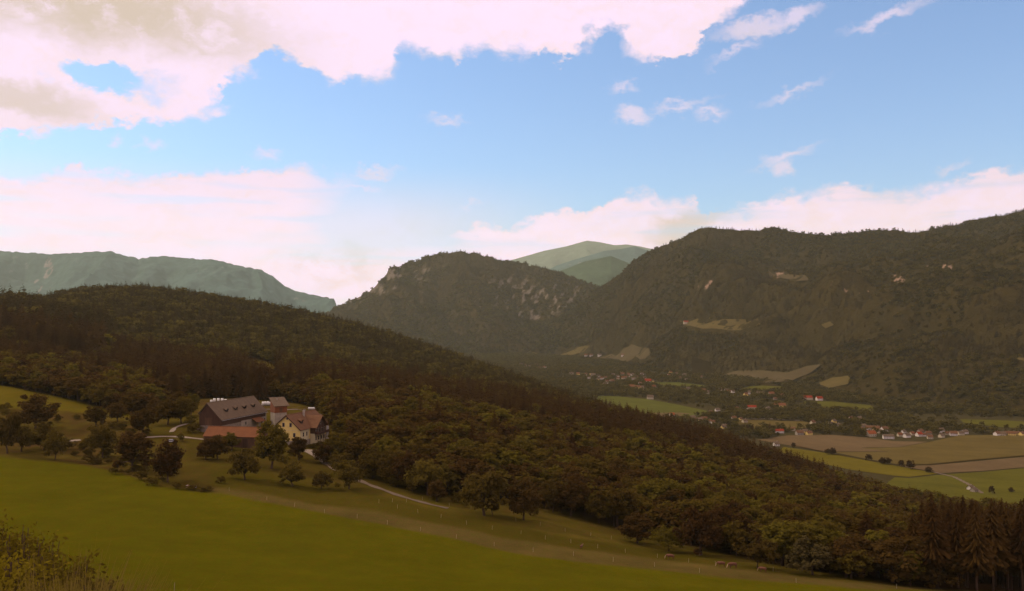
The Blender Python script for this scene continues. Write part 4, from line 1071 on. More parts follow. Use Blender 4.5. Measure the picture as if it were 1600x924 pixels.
tp = on_ground(477.5, 630, 440)
tk = empty('water_tank', tp, 0.2, 'small white tank on the grass behind the granary', 'tank')
MB().tube([(-1.2, 0, .95), (-1.05, 0, .95), (1.05, 0, .95), (1.2, 0, .95)], [.5, .75, .75, .5], 14).build('barrel', M['film'], tk, True)
for x in (-.7, .7): MB().box(x - .1, x + .1, -.5, .5, -.1, .35).build('foot', M['metal'], tk)
# parked car
cp = on_ground(268, 691.5)
car = empty('parked_car', cp, 0.15, 'small silver-white car parked on the grass below the lane', 'car', s=.85)
mb = MB().prism([(-2, .35), (2, .35), (2.02, .75), (1.7, .92), (.95, .98), (.4, 1.42), (-1.2, 1.45), (-1.85, .98), (-2.02, .8)], -.82, .82); 
o = mb.build('body', basic('car_paint', (.36, .34, .31), .3, .05, 1, spec=.5), car); o.rotation_euler = (0, 0, 0)
for y in (-.823, .823):
    MB().prism([(-1.5, 1.0), (.75, 1.0), (.36, 1.34), (-1.15, 1.37)], y - .012, y + .012).build('side_window', M['window'], car)
for x in (-1.25, 1.25):
    for y in (-.75, .75): wheel(car, x, y, .32)
MB().prism([(.90, 1.0), (.97, 1.03), (.46, 1.42), (.40, 1.38)], -.7, .7).build('windscreen', M['window'], car)
for y in (-.6, .6): MB().box(1.98, 2.04, y - .15, y + .15, .62, .78).build('headlight', M['film'], car)
# feeding trough at the meadow corner
tp = on_ground(299, 762)
tr2 = empty('trough', tp, -0.1, 'pale reddish trough lying among brambles at the meadow corner', 'trough')
mb = MB().prism([(-.7, 0), (.7, 0), (.85, .7), (.7, .7), (.58, .15), (-.58, .15), (-.7, .7), (-.85, .7)], -1.6, 1.6, 'x'); mb.build('basin', basic('pale_red_plastic', (.5, .3, .18), .6, .1, 1), tr2)
MB().box(-1.62, -1.55, -.7, .7, 0, .68).build('end_plate', M['metal'], tr2); MB().box(1.55, 1.62, -.7, .7, 0, .68).build('end_plate', M['metal'], tr2)
# retaining wall below the barn gable
P0, P1 = on_ground(306, 672, 300), on_ground(330, 675, 300)
w = MB(); d = (P1 - P0); n = Vector((-d.y, d.x, 0)).normalized() * .25
w.add([P0 - n - Vector((0, 0, .6)), P1 - n - Vector((0, 0, .6)), P1 + n - Vector((0, 0, .6)), P0 + n - Vector((0, 0, .6)), P0 - n + Vector((0, 0, 1.3)), P1 - n + Vector((0, 0, 1.3)), P1 + n + Vector((0, 0, 1.3)), P0 + n + Vector((0, 0, 1.3))],
      [(3,2,1,0),(4,5,6,7),(0,1,5,4),(1,2,6,5),(2,3,7,6),(3,0,4,7)])
tag(w.build('retaining_wall', M['stone']), 'grey stone retaining wall below the dark barn gable', 'wall')

# ------------------------------------------------------------------ stakes of the pasture fences
def stake(px, py, label, group, h=1.25, r=.045):
    p = on_ground(px, py, 60)
    r = 0.036
    o = MB().tube([(0, 0, -.2), (0.01, 0, h * .6), (0.02, 0, h - .1), (0.02, 0, h)], [r, r, r * .9, r * .5], 6).build('fence_post', M['post_white'])
    o.location = p; o.rotation_euler = (random.gauss(0, .04), random.gauss(0, .04), 0)
    return tag(o, label, 'fence post', group)
ORD = ['first', 'second', 'third', 'fourth', 'fifth', 'sixth', 'seventh', 'eighth', 'ninth', 'tenth', 'eleventh', 'twelfth', 'thirteenth', 'fourteenth', 'fifteenth', 'sixteenth', 'seventeenth', 'eighteenth', 'nineteenth', 'twentieth',
       'twenty-first', 'twenty-second', 'twenty-third', 'twenty-fourth', 'twenty-fifth', 'twenty-sixth', 'twenty-seventh', 'twenty-eighth', 'twenty-ninth', 'thirtieth', 'thirty-first', 'thirty-second', 'thirty-third', 'thirty-fourth', 'thirty-fifth']
LOW = [(179,731),(358,768),(417,782),(460,792),(507,802),(558,810),(605,820),(657,830),(713,842),(772,854),(833,863),(896,869),(958,878),(1023,886),(1093,895),(1244,911),(1401,920)]
UP = [(592,786),(621,795),(653,802),(689,810),(729,820),(769,828),(814,835),(852,843),(892,849),(934,857),(977,864),(1027,872),(1076,879),(1118,884),(1208,893)]
TOP = [(613,785),(635,785),(660,782),(702,792),(736,796),(806,815),(844,822),(883,831),(923,838),(955,843)]
for q, nm in ((LOW, 'along the brown strip above the lower meadow'), (UP, 'in the middle fence line of the pasture'), (TOP, 'in the upper fence line near the orchard trees')):
    for i, (px, py) in enumerate(q):
        stake(px, py, f'{ORD[i]} thin white stake from the left {nm}', 'white stakes ' + nm)
stake(272, 926, 'thin white stake at the bottom edge of the lower meadow', None, 1.3)

# ------------------------------------------------------------------ cattle
def skin_body(name, verts, edges, radii, mat, sub=2):
    me = bpy.data.meshes.new(name); me.from_pydata(verts, edges, [])
    o = bpy.data.objects.new(name, me); COL.objects.link(o)
    sk = o.modifiers.new('skin', 'SKIN'); sk.use_smooth_shade = True
    for i, d in enumerate(me.skin_vertices[0].data):
        d.radius = radii[i] if hasattr(radii[i], '__len__') else (radii[i], radii[i]); d.use_root = (i == 0)
    su = o.modifiers.new('sub', 'SUBSURF'); su.levels = sub; su.render_levels = sub
    dg = bpy.context.evaluated_depsgraph_get(); m2 = bpy.data.meshes.new_from_object(o.evaluated_get(dg))
    bpy.data.objects.remove(o); m2.name = name; m2.materials.clear(); m2.materials.append(mat)
    for p in m2.polygons: p.use_smooth = True
    return m2
def cowmat():
    m, t, b = new_mat('brown_and_white_hide')
    v = coord(t)
    n = t.noise(v, 1.6, 2)
    brown = t.ramp(t.noise(v, 5, 3), [(0.3, (0.075, 0.022, 0.004)), (0.7, (0.14, 0.044, 0.007))])
    sx = t.n.new('ShaderNodeSeparateXYZ'); t.l.new(v, sx.inputs[0])
    head = t.sstep(sx.outputs[0], 1.12, 1.28)
    belly = t.math('MULTIPLY', t.sstep(n, 0.64, 0.68), 0.6)
    t.l.new(t.mix(t.math('MAXIMUM', head, belly), brown, (0.30, 0.19, 0.085)), b.inputs['Base Color']); b.inputs['Roughness'].default_value = .8
    return m
HIDE = cowmat()
def cow_mesh(graze):
    v = [(-0.75,0,1.12),(-0.35,0,1.12),(0.15,0,1.08),(0.6,0,1.12),(0.86,0,1.22)]
    r = [(.29,.33),(.36,.40),(.40,.45),(.34,.40),(.25,.29)]
    e = [(0,1),(1,2),(2,3),(3,4)]
    hd = [(1.12,0,1.05),(1.32,0,.72),(1.42,0,.42),(1.50,0,.22)] if graze else [(1.08,0,1.40),(1.26,0,1.55),(1.48,0,1.46),(1.64,0,1.36)]
    for k, (p, q) in enumerate(zip(hd, (.16, .135, .125, .085))):
        v.append(p); r.append((q, q)); e.append((len(v) - 2 if k else 4, len(v) - 1))
    for sy in (-1, 1):
        a = len(v)
        v += [(0.58,.20*sy,.78),(0.60,.20*sy,.45),(0.58,.20*sy,.10),(0.62,.20*sy,.02)]; r += [.14,.075,.052,.065]; e += [(3,a),(a,a+1),(a+1,a+2),(a+2,a+3)]
        a = len(v)
        v += [(-0.66,.21*sy,.80),(-0.82,.20*sy,.52),(-0.74,.20*sy,.12),(-0.69,.20*sy,.02)]; r += [.17,.08,.055,.065]; e += [(0,a),(a,a+1),(a+1,a+2),(a+2,a+3)]
        a = len(v); hx = v[6]
        v += [(hx[0]-.03,.17*sy,hx[2]+.08)]; r += [.05]; e += [(6,a)]
    a = len(v); v += [(-1.0,0,1.25),(-1.06,0,.75),(-1.05,0,.5)]; r += [.05,.028,.05]; e += [(0,a),(a,a+1),(a+1,a+2)]
    return skin_body('cow', v, e, r, HIDE, 1)
CM = [cow_mesh(True), cow_mesh(False)]
def cow(px, py, k, rz, s, label, name='cow', cat='cow', grp='cattle grazing on the brown strip'):
    o = link(bpy.data.objects.new(name, CM[k])); o.location = on_ground(px, py); o.rotation_euler = (0, 0, rz); o.scale = (s, s, s)
    o.location.z += 0.02
    return tag(o, label, cat, grp)
cow(1047.5, 875, 0, R_(165), 1.12, 'brown and white cow grazing in front of the umbrella tree')
cow(1127, 886.5, 0, R_(172), 1.08, 'brown cow grazing, left one of the close pair')
cow(1145, 889, 0, R_(188), 1.18, 'brown cow with pale head, right one of the close pair')
cow(1192, 894.5, 0, R_(150), 1.0, 'dark brown cow below the grey-olive bush, furthest right of the herd')
cow(908.5, 857.5, 1, R_(60), 0.72, 'small calf standing alone among the stakes left of the cows', 'calf', 'calf')

# ------------------------------------------------------------------ villages in the valley
M['lime'] = wallmat('limewash', (0.56, 0.49, 0.38)); M['lime2'] = wallmat('cream_render', (0.44, 0.36, 0.22))
WALLS = {'white': M['lime'], 'cream': M['lime2'], 'yellow': M['plaster_yellow'], 'grey': M['plaster_grey']}
ROOFS = {'red': M['roof_bright'], 'orange': M['roof_orange'], 'brown': M['roof_brown'], 'grey': M['roof_grey'], 'old red': M['roof_red']}
_hm = {}
def house_meshes(kind, wc, rc):
    key = (kind, wc, rc)
    if key in _hm: return _hm[key]
    w, d, h, rh = {0: (10, 9, 4.6, 4.2), 1: (14, 10, 5.5, 4.6), 2: (24, 11, 6.5, 4.5), 3: (8, 8, 3.6, 3.4)}[kind]
    wall = MB().prism([(-d / 2, -3), (d / 2, -3), (d / 2, h), (0, h + rh - .2), (-d / 2, h)], -w / 2, w / 2, 'x').mesh('wall', WALLS[wc])
    o = .7; sl = rh / (d / 2)
    mb = MB().slab((-w / 2 - o, -d / 2 - o, h - o * sl), (w / 2 + o, -d / 2 - o, h - o * sl), (w / 2 + o, 0, h + rh), (-w / 2 - o, 0, h + rh), .3)
    mb.slab((-w / 2 - o, .001, h + rh), (w / 2 + o, .001, h + rh), (w / 2 + o, d / 2 + o, h - o * sl), (-w / 2 - o, d / 2 + o, h - o * sl), .3)
    roof = mb.mesh('roof', ROOFS[rc])
    mb = MB()
    ch = MB().box(w * .18, w * .18 + .9, .4, 1.3, h + rh - 2, h + rh + 1.1).mesh('chimney', M['plaster_grey'])
    wins = []
    for fl in range(2 if h > 4 else 1):
        for i in range(int(w // 3.2)):
            x = -w / 2 + 1.8 + i * (w - 3.6) / max(1, int(w // 3.2) - 1)
            wins.append(MB().box(x - .55, x + .55, -d / 2 - .05, -d / 2 - .01, .9 + fl * 2.7, 2.4 + fl * 2.7).mesh('window', M['window']))
    _hm[key] = (wall, roof, ch, wins)
    return _hm[key]
HOUSES = []
def house(px, py, kind, wc, rc, label, group, rz=None, s=1.0, surf=None, win=False, ymin=900):
    p = on_ground(px, py, ymin, surf)
    e = empty('house', p, random.uniform(-.5, .5) if rz is None else rz, label, 'house', group, s)
    wall, roof, ch, wins = house_meshes(kind, wc, rc)
    link(bpy.data.objects.new('wall', wall), e); ro = link(bpy.data.objects.new('roof', roof), e)
    if win:
        link(bpy.data.objects.new('chimney', ch), ro)
        for w_ in wins: link(bpy.data.objects.new('window', w_), e)
    HOUSES.append((p.x, p.y)); return e
CL = {
 'far village': [(893,586,1),(903,586,0),(915,587,0),(927,588,1),(935,590,0),(940,593,0),(948,598,0),(956,598,1),(958,588,0),(965,590,0),(972,587,1),(977,592,0),(982,589,0),(988,587,0),(990,594,1),(994,591,0),(1002,588,0),(1007,593,0),(1019,597,0),(987,607,1),(995,608,2),(1003,607,0),(1021,607,0),(945,603,0),(1000,601,0)],
 'hamlet below the massif': [(1038,576,0),(1048,573,1),(1054,572,0),(1059,577,0),(1066,577,0),(1071,573,0),(1045,588,0),(1057,585,0),(1069,588,0),(1080,582,0),(1094,591,1),(1062,592,0),(1118,573,0),(1134,574,1),(1142,573,0)],
 'at the valley mouth': [(814,571,1),(821,573,0),(827,574,0),(843,576,0),(851,576,1),(838,572,0)],
 'scattered among valley trees': [(1015,569,0),(1069,611,0),(1105,615,0),(1137,615,1),(1145,614,0),(1169,616,0),(1016,624,1),(1121,643,1),(1150,641,1),(1157,657,0),(1130,670,0),(1200,641,0),(1330,656,0),(1343,656,0),(1205,618,1),(1211,625,0),(1186,617,0),(1221,620,0)],
 'beside the near wood': [(1088,658,0),(1093,659,1),(1100,658,1),(1108,661,0),(1114,662,0),(1083,655,0)],
 'row behind the brown field': [(1239,673,0),(1249,680,1),(1264,680,1),(1258,677,0),(1270,663,0),(1298,665,1),(1309,668,0),(1303,661,0),(1350,668,0),(1358,672,1),(1369,673,1),(1375,677,0),(1382,674,1),(1345,673,0),(1406,682,0),(1412,677,0),(1417,684,1),(1425,680,0),(1438,677,1),(1444,682,0),(1450,680,1),(1453,686,0),(1469,676,1),(1471,684,0),(1480,680,0),(1490,681,1),(1501,680,1),(1508,678,0),(1558,681,1),(1566,681,1),(1574,680,0),(1581,681,1),(1590,680,0),(1597,681,1)],
}
rh = random.Random(4)
for nm_, n_ in (('far village', 10), ('hamlet below the massif', 10), ('scattered among valley trees', 12)):
    base_ = list(CL[nm_])
    for _ in range(n_):
        q = rh.choice(base_); CL[nm_].append((q[0] + rh.uniform(-14, 14), q[1] + rh.uniform(-4, 4), rh.choice((0, 0, 3))))
wcs = ['white', 'cream', 'white', 'cream', 'yellow', 'grey']; rcs = ['brown', 'old red', 'grey', 'brown', 'brown', 'grey', 'grey']
for cl, lst in CL.items():
    for i, (px, py, k) in enumerate(sorted(lst)):
        wc = random.choice(wcs); rc = random.choice(rcs)
        far_ = py < 625
        house(px, py, k, wc, rc, f'{wc} house, {rc} roof, {ORD[i]} from the left, {cl}', cl, win=not far_, s=random.uniform(.85, 1.1) * (1.0 if far_ else .74))
house(1012, 599, 1, 'white', 'red', 'house with the brightest red roof in the far village', 'far village', .1, 1.35)
house(1218, 638, 2, 'yellow', 'old red', 'large yellow building with a row of red roof bays among the trees', 'single large houses of the valley', 0.05, 1.0, win=True)
house(1174, 640, 2, 'cream', 'red', 'long house with a clear red roof left of the large yellow building', 'single large houses of the valley', 0.0, .8)
house(1050, 651, 3, 'cream', 'orange', 'small hut with an orange roof at the lower edge of the bright green field', 'single large houses of the valley', 0.3, 1.1)
house(1217, 677, 2, 'white', 'red', 'wide house with a vivid red roof at the near corner of the brown field', 'single large houses of the valley', 0.1, .62, win=True)
house(1361, 682, 1, 'cream', 'orange', 'house with a vivid orange roof in the middle of the village row', 'single large houses of the valley', 0.2, .92, win=True)
house(1388, 686, 2, 'white', 'grey', 'long white building under a pale grey roof at the edge of the brown field', 'single large houses of the valley', -0.1, .66, win=True)
house(1436, 682, 0, 'white', 'red', 'small house with a bright red roof right of the long white building', 'single large houses of the valley', 0.3, .85, win=True)
house(1262, 625, 2, 'cream', 'red', 'left one of two long red-roofed farm buildings above the green valley field', 'red-roofed farm above the green valley field', 0.1, .9)
house(1280, 626, 1, 'white', 'red', 'right one of two red-roofed farm buildings above the green valley field', 'red-roofed farm above the green valley field', 0.2, 1.0)
house(1213, 697, 3, 'white', 'grey', 'tiny white hut at the left end of the brown field', 'single large houses of the valley', 0.2, .9, win=True, ymin=1000)
house(1517, 766, 3, 'white', 'grey', 'white hut beside the field track at the near edge of the valley', 'huts by the field track', 0.5, .75, win=True, ymin=760)
house(1522, 769, 3, 'grey', 'grey', 'grey hut beside the field track, nearer than the white one', 'huts by the field track', 0.5, .7, win=True, ymin=760)
for i, (px, py, rc) in enumerate([(916,557,'old red'),(924,557,'brown'),(937,557,'grey'),(974,557,'brown')]):
    house(px, py, 1, 'white', rc, f'{["first","second","third","last"][i]} farm building from the left along the far brown meadow at the mountain foot', 'farms at the mountain foot', surf=under(r_surf), ymin=2400, s=1.2)
house(1073, 507, 2, 'cream', 'red', 'red-roofed farm at the left end of the clearing on the massif', 'farms at the mountain foot', 0.1, 1.1, under(h_surf), ymin=2400)

# ------------------------------------------------------------------ trees of the valley floor
HX = np.array(HOUSES)
X, Y = jgrid(-900, 3200, 860, 5600, 13)
px = CX + F * X / Y; Z = terrain(X, Y)
k = (px > 600) & (px < 1660) & (Z < VZ + 9)
k &= np.where(px < 1080, Y > 1150, Y > np.interp(px, [1080,1200,1300,1400,1600], [1150,1000,930,900,900]))
k &= Y < np.interp(px, [760,900,1000,1100,1250,1400,1600], [5700,4600,3800,3250,2700,2120,1850])
X, Y, Z, px = X[k], Y[k], Z[k], px[k]
k = np.ones(len(X), bool)
for pl in field_polys: k &= ~inpoly(X, Y, pl)
grow = fbm(X / 170 + 3, Y / 230, 3)
py_ = proj(X, Y, Z)[1]
dens = np.clip((grow - 0.27) * 7, 0.16, 1)
dens = np.where(py_ > 686, 0.0, dens)
k &= rng.random(len(X)) < dens
for hx, hy in HOUSES:
    k &= ~((np.abs(X - hx) < 12) & (Y > hy - np.clip(hy / 34, 20, 95)) & (Y < hy + 10))
X, Y, Z = X[k], Y[k], Z[k]
n = len(X)
forest(np.stack([X, Y, Z - .3], -1), rng.uniform(7, 15, n), rng.uniform(1.0, 1.5, n), np.where(rng.random(n) < .15, 2, 0) + (rng.random(n) > .5), 'dense tree belts between the fields and houses of the valley floor')
VT = [(1240,700,9,9,'lone small tree at the left of the brown field'),(1294,711,10,11,'left one of two touching trees on the field track'),(1301,711,11,11,'right one of two touching trees on the field track'),
 (1357,720,11,13,'open-crowned tree on the field track, between the two pairs'),(1379,726,11,11,'left one of the second pair of trees on the field track'),(1387,726,11,12,'right one of the second pair of trees on the field track'),
 (1409,730,12,12,'round tree on the field track, left of the largest one'),(1423,734,15,14,'largest round tree on the field track'),(1451,739,9,12,'last small tree at the right end of the field track'),
 (1550,772,14,11,'tree standing alone on the green field near the right edge'),(1580,770,8,8,'small tree on the green field at the right edge of the view')]
for i, (px, py, h, w, lb) in enumerate(VT):
    tree_at('broadleaf_tree', POD[i % 2] if i % 3 else PD[0], px, py, h, w, 1.08, lb, 'tree', 'trees along the valley field track')
for i, (px, py, h) in enumerate([(1162,676,13),(1168,677,15),(1176,677,14),(1182,676,11),(1203,676,16)]):
    tree_at('cypress_tree', PP[i % 4], px, py, h, h * .42, .31, f'{ORD[i]} slim dark pointed tree from the left at the near corner of the village', 'tree', 'slim pointed trees at the near village corner')

# ------------------------------------------------------------------ bush and tall grass at the photographer's feet
def foreground():
    g = np.random.default_rng(5)
    spots = [(-25, 862, 8.4, 1.0), (28, 868, 7.6, .85), (78, 893, 7.2, .7), (120, 918, 6.6, .5), (-75, 840, 8.8, 1.2), (10, 915, 6.5, .8), (70, 940, 6.0, .6)]
    e = None
    for i, (px, py, Y, r) in enumerate(spots):
        c = at(px, py, Y); gz = float(terrain(np.array([c.x]), np.array([c.y]))[0])
        e = empty('bush', (c.x, c.y, gz), 0, ['yellow-green bush tip reaching highest at the left edge of the view', 'yellowish leafy bush at the bottom left, second from the edge', 'leafy bush at the bottom left with loose outer sprays',
            'low outermost bush at the bottom left, next to the dry grass stems', 'bush mostly cut off by the left edge of the view', 'bush in the bottom left corner of the view', 'small bush at the bottom edge near the corner'][i], 'bush', 'bushes in the bottom left corner')
        hc = c.z - gz; st_ = MB(); L = []; N = []
        for s in range(64):
            d = rand_dirs(g, 1)[0]; d[2] = abs(d[2]) * .9 - .1
            tip = np.array([0, 0, hc - .05]) + d * np.array([.50, .50, .38]) * r * g.uniform(.35, 1.15)
            b0 = np.array([g.normal() * .06, g.normal() * .06, -.1]); m_ = b0 * .4 + tip * .6 + np.array([0, 0, .12])
            st_.tube([b0, m_, tip], [.011, .007, .003], 4)
            k = 110
            tt = g.uniform(.35, 1.02, k)[:, None]
            P = np.where(tt < .6, b0 + (m_ - b0) * tt / .6, m_ + (tip - m_) * (tt - .6) / .4) + g.normal(size=(k, 3)) * .055
            L.append(P); N.append(rand_dirs(g, k) + np.array([0, 0, .7]))
        P = np.concatenate(L); N = np.concatenate(N); N /= np.linalg.norm(N, axis=1)[:, None]
        T = np.cross(N, rand_dirs(g, len(P))); T /= np.linalg.norm(T, axis=1)[:, None]; B = np.cross(N, T)
        sz = g.uniform(.009, .021, len(P))[:, None]
        V = np.stack([P - T * sz * 1.5, P - B * sz * .7, P + T * sz * 1.5, P + B * sz * .7], 1).reshape(-1, 3)
        link(bpy.data.objects.new('foliage', mesh_np('foliage', V, np.arange(len(V)).reshape(-1, 4), FLEAF)), e)
        st_.build('stem', M['bark'], e)
    # dry stems and blades
    V = []; Q = []
    for i in range(5200):
        px = g.uniform(-80, 250) if i % 3 else g.uniform(40, 175)
        Y = g.uniform(4.6, 9.0)
        X = (px - CX) / F * Y; gz = float(terrain(np.array([X]), np.array([Y]))[0])
        top = at(px, 930 + max(0, px - 120) * .25 - (75 if g.random() < .06 else 12) * g.random() - 40 * math.exp(-((px - 120) / 45) ** 2) * g.random(), Y).z
        h = max(.25, top - gz); a = g.random() * 6.283; w = .004 + .003 * g.random(); ln = g.normal() * .16 * h; ln2 = g.normal() * .1 * h
        k = len(V); c_, s_ = math.cos(a) * w, math.sin(a) * w
        for f in (0, .4, .75, 1):
            x, y, z = X + ln * f * f, Y + ln2 * f * f, gz - .05 + h * f
            q = 1 - f * .8
            V += [(x - c_ * q, y - s_ * q, z), (x + c_ * q, y + s_ * q, z)]
        Q += [(k + 2 * j, k + 2 * j + 1, k + 2 * j + 3, k + 2 * j + 2) for j in range(3)]
    o = link(bpy.data.objects.new('tall_grass', mesh_np('tall_grass', V, np.array(Q), DRY)))
    tag(o, 'tall dry grass stems between the bushes in the bottom left corner', 'grass', kind='stuff')
FLEAF = leafmat('bush_leaf', (0.072, 0.050, 0.008), (0.200, 0.150, 0.009), 0.3, 3.0)
DRY = leafmat('dry_grass', (0.12, 0.075, 0.014), (0.20, 0.145, 0.03), 0.3, 2.0)
foreground()

# ------------------------------------------------------------------ sky: physical sky with procedural clouds by azimuth and elevation
SUN_AZ, SUN_EL = R_(-72), R_(38)
w = bpy.data.worlds.new('World'); scene.world = w; w.use_nodes = True
t = NT(w.node_tree); bg = w.node_tree.nodes['Background']
def azel(px, py):
    x, y, z = ray(px, py)
    return math.degrees(math.atan2(x, y)), math.degrees(math.asin(z / math.sqrt(x * x + y * y + z * z)))
d = t.vm('NORMALIZE', coord(t, 'Generated'))
sx = t.n.new('ShaderNodeSeparateXYZ'); t.l.new(d, sx.inputs[0])
az = t.math('MULTIPLY', t.math('ARCTAN2', sx.outputs[0], sx.outputs[1]), 57.29578)
el = t.math('MULTIPLY', t.math('ARCSINE', sx.outputs[2]), 57.29578)
cb = t.n.new('ShaderNodeCombineXYZ'); t.l.new(az, cb.inputs[0]); t.l.new(el, cb.inputs[1])
ae = cb.outputs[0]
def wv(scale, amp, det, off):
    n = t.n.new('ShaderNodeTexNoise'); n.inputs['Scale'].default_value = scale; n.inputs['Detail'].default_value = det; n.inputs['Roughness'].default_value = .62
    t.l.new(t.vm('ADD', t.vm('MULTIPLY', ae, (1, 1.5, 1)), off), n.inputs['Vector'])
    return t.vm('SCALE', t.vm('SUBTRACT', n.outputs['Color'], (.5, .5, .5)), sc=amp)
P = t.vm('ADD', ae, t.vm('ADD', wv(.16, 2.0, 3, (3, 9, 1)), t.vm('ADD', wv(.5, 2.5, 8, (7, 2, 4)), wv(1.6, .8, 6, (1, 5, 8)))))
ps = t.n.new('ShaderNodeSeparateXYZ'); t.l.new(P, ps.inputs[0])
def curve(pts, azs):
    fc = t.n.new('ShaderNodeFloatCurve'); c = fc.mapping.curves[0]
    q = [azel(*p) for p in pts]
    q = [(a / 80 + .5, e / 40 + .25) for a, e in q]
    while len(c.points) < len(q): c.points.new(.5, .5)
    for p, (a, e) in zip(c.points, q): p.location = (a, e); p.handle_type = 'VECTOR'
    fc.mapping.use_clip = True; fc.mapping.update()
    t.put(fc.inputs['Value'], t.math('MULTIPLY_ADD', azs, 1 / 80, .5))
    return t.math('MULTIPLY', t.math('SUBTRACT', fc.outputs[0], .25), 40)
A = [(-100,215),(0,208),(110,203),(200,200),(260,190),(325,176),(345,170),(335,155),(350,138),(372,118),(390,96),(405,82),(420,88),(435,78),(445,92),(480,98),(505,112),(522,122),(540,112),(560,124),(596,134),(614,122),(622,80),(660,88),(700,94),(760,90),(800,98),(835,104),(870,96),(895,88),(920,66),(945,48),(960,52),(978,80),(990,96),(1010,94),(1045,92),(1065,80),(1090,66),(1110,46),(1135,34),(1160,12),(1180,-20),(1300,-40),(1500,-60),(1700,-60)]
B = [(-100,262),(0,262),(100,258),(200,264),(260,270),(320,265),(380,264),(420,262),(455,252),(490,254),(520,264),(560,264),(590,264),(606,272),(612,305),(640,350),(680,362),(720,358),(750,350),(790,350),(810,340),(832,326),(868,326),(890,320),(915,320),(950,314),(968,303),(985,298),(1020,294),(1036,306),(1060,302),(1078,304),(1092,322),(1104,332),(1140,322),(1165,318),(1200,312),(1260,306),(1310,297),(1340,294),(1400,296),(1480,282),(1560,272),(1600,268),(1700,262)]
def ell(cx0, cy0, rx, ry, rot=0, src=None, soft=1.0):
    a, e = azel(cx0, cy0); q = t.vm('SUBTRACT', src or P, (a, e, 0))
    s_ = 24.2; c_, n_ = math.cos(R_(rot)), math.sin(R_(rot))
    u = t.math('DIVIDE', t.vm('DOT_PRODUCT', q, (c_, n_, 0)), rx / s_); v = t.math('DIVIDE', t.vm('DOT_PRODUCT', q, (-n_, c_, 0)), ry / s_)
    l = t.math('SQRT', t.math('ADD', t.math('MULTIPLY', u, u), t.math('MULTIPLY', v, v)))
    return t.math('MULTIPLY', t.math('SUBTRACT', 1.0, l), min(rx, ry) / s_ * soft)
fA = t.math('SUBTRACT', ps.outputs[1], curve(A, ps.outputs[0]))
fA = t.math('MINIMUM', fA, t.math('MULTIPLY', ell(165, 127, 46, 15, -8), -1.0))
for q in [(580,108,36,22,-24),(520,100,24,24,0),(372,112,22,14,30),(1000,74,30,22,-10),(1050,70,50,24,12),(330,172,26,12,8),(880,84,40,16,10)]:
    fA = t.math('MAXIMUM', fA, ell(*q))
fB = t.math('SUBTRACT', curve(B, ps.outputs[0]), ps.outputs[1])
wisp = None
for q in [(1180,44,62,13,6),(1240,32,36,12,22),(1390,30,50,9,14),(700,193,24,5,0),(988,182,26,13,-8),(1066,167,40,6,10),(1228,244,44,9,10),(1222,264,22,12,-20),(415,241,20,6,0),(182,217,9,5,0),(240,225,14,5,0),
          (1145,80,26,5,18),(735,322,30,4,0),(1240,140,36,5,14),(972,136,14,5,5),(1488,264,12,4,20),(585,268,34,6,2),(1110,178,16,6,0),(560,290,60,5,0)]:
    f_ = ell(*q); wisp = f_ if wisp is None else t.math('MAXIMUM', wisp, f_)
soft = t.math('MULTIPLY_ADD', t.sstep(t.noise(ae, .22, 3), .38, .66), .9, .24)      # crisp puffs in places, wisps in others
mA = t.sstep(t.math('DIVIDE', fA, soft), -.35, 1.0); mB = t.sstep(t.math('DIVIDE', fB, soft), -.35, 1.0)
# the left bank thins out towards the blue on its right
thin = t.sstep(az, azel(610, 300)[0], azel(440, 300)[0])
thin = t.math('MAXIMUM', thin, t.math('MAXIMUM', t.sstep(az, azel(660, 300)[0], azel(745, 300)[0]), t.sstep(el, azel(600, 345)[1], azel(600, 420)[1])))
streak = t.noise(t.vm('MULTIPLY', ae, (.12, 1.1, 1)), 1.0, 4, .5)
thin = t.math('MULTIPLY', thin, t.math('ADD', .62, t.math('MULTIPLY', t.sstep(streak, .3, .55), .38)))
mB = t.math('MULTIPLY', mB, thin)
mW = t.math('MULTIPLY', t.sstep(wisp, -.22, .36), .62)
mask = t.math('MAXIMUM', t.math('MAXIMUM', mA, mB), mW)
hz = t.math('MULTIPLY', t.sstep(el, azel(600, 360)[1], azel(600, 250)[1]), 1.0)   # thin veil near the horizon on the left
veil = t.math('MULTIPLY', t.math('SUBTRACT', 1.0, hz), t.sstep(az, azel(1000, 300)[0], azel(560, 300)[0]))
veil = t.math('MULTIPLY', veil, .55)
mask = t.math('MAXIMUM', mask, veil)
sky = t.n.new('ShaderNodeTexSky'); sky.sky_type = 'NISHITA'; sky.sun_disc = False
sky.sun_elevation = SUN_EL; sky.sun_rotation = SUN_AZ; sky.altitude = 600; sky.air_density = 1.0; sky.dust_density = .6; sky.ozone_density = 1.2
# cloud brightness: white where thin and sunlit, tan where thick
cn = t.noise(t.vm('MULTIPLY', P, (1, 1.8, 1)), .10, 5, .55)
cn2 = t.noise(t.vm('MULTIPLY', P, (1, 1.6, 1)), .45, 6, .6)
dark = t.math('MAXIMUM', t.math('MULTIPLY', t.sstep(ell(150, 10, 340, 75, -4, None, .5), -.2, 1.3), t.sstep(cn2, .18, .55)), t.math('MULTIPLY', t.sstep(ell(40, 152, 90, 22, -10), -.4, .6), .7))
dark = t.math('MAXIMUM', dark, t.math('MULTIPLY', t.sstep(ell(1070, 352, 60, 22, 20), -.4, .6), .8))
dark = t.math('MAXIMUM', dark, t.math('MULTIPLY', t.sstep(ell(530, 415, 90, 30, 4), -.5, 1.0), t.math('MULTIPLY', t.sstep(cn2, .40, .60), .5)))
white = (8.7, 6.9, 8.8); peach = (8.2, 6.35, 6.8); tan = (5.2, 4.15, 3.0)
side = t.sstep(az, azel(560, 300)[0], azel(1500, 300)[0])
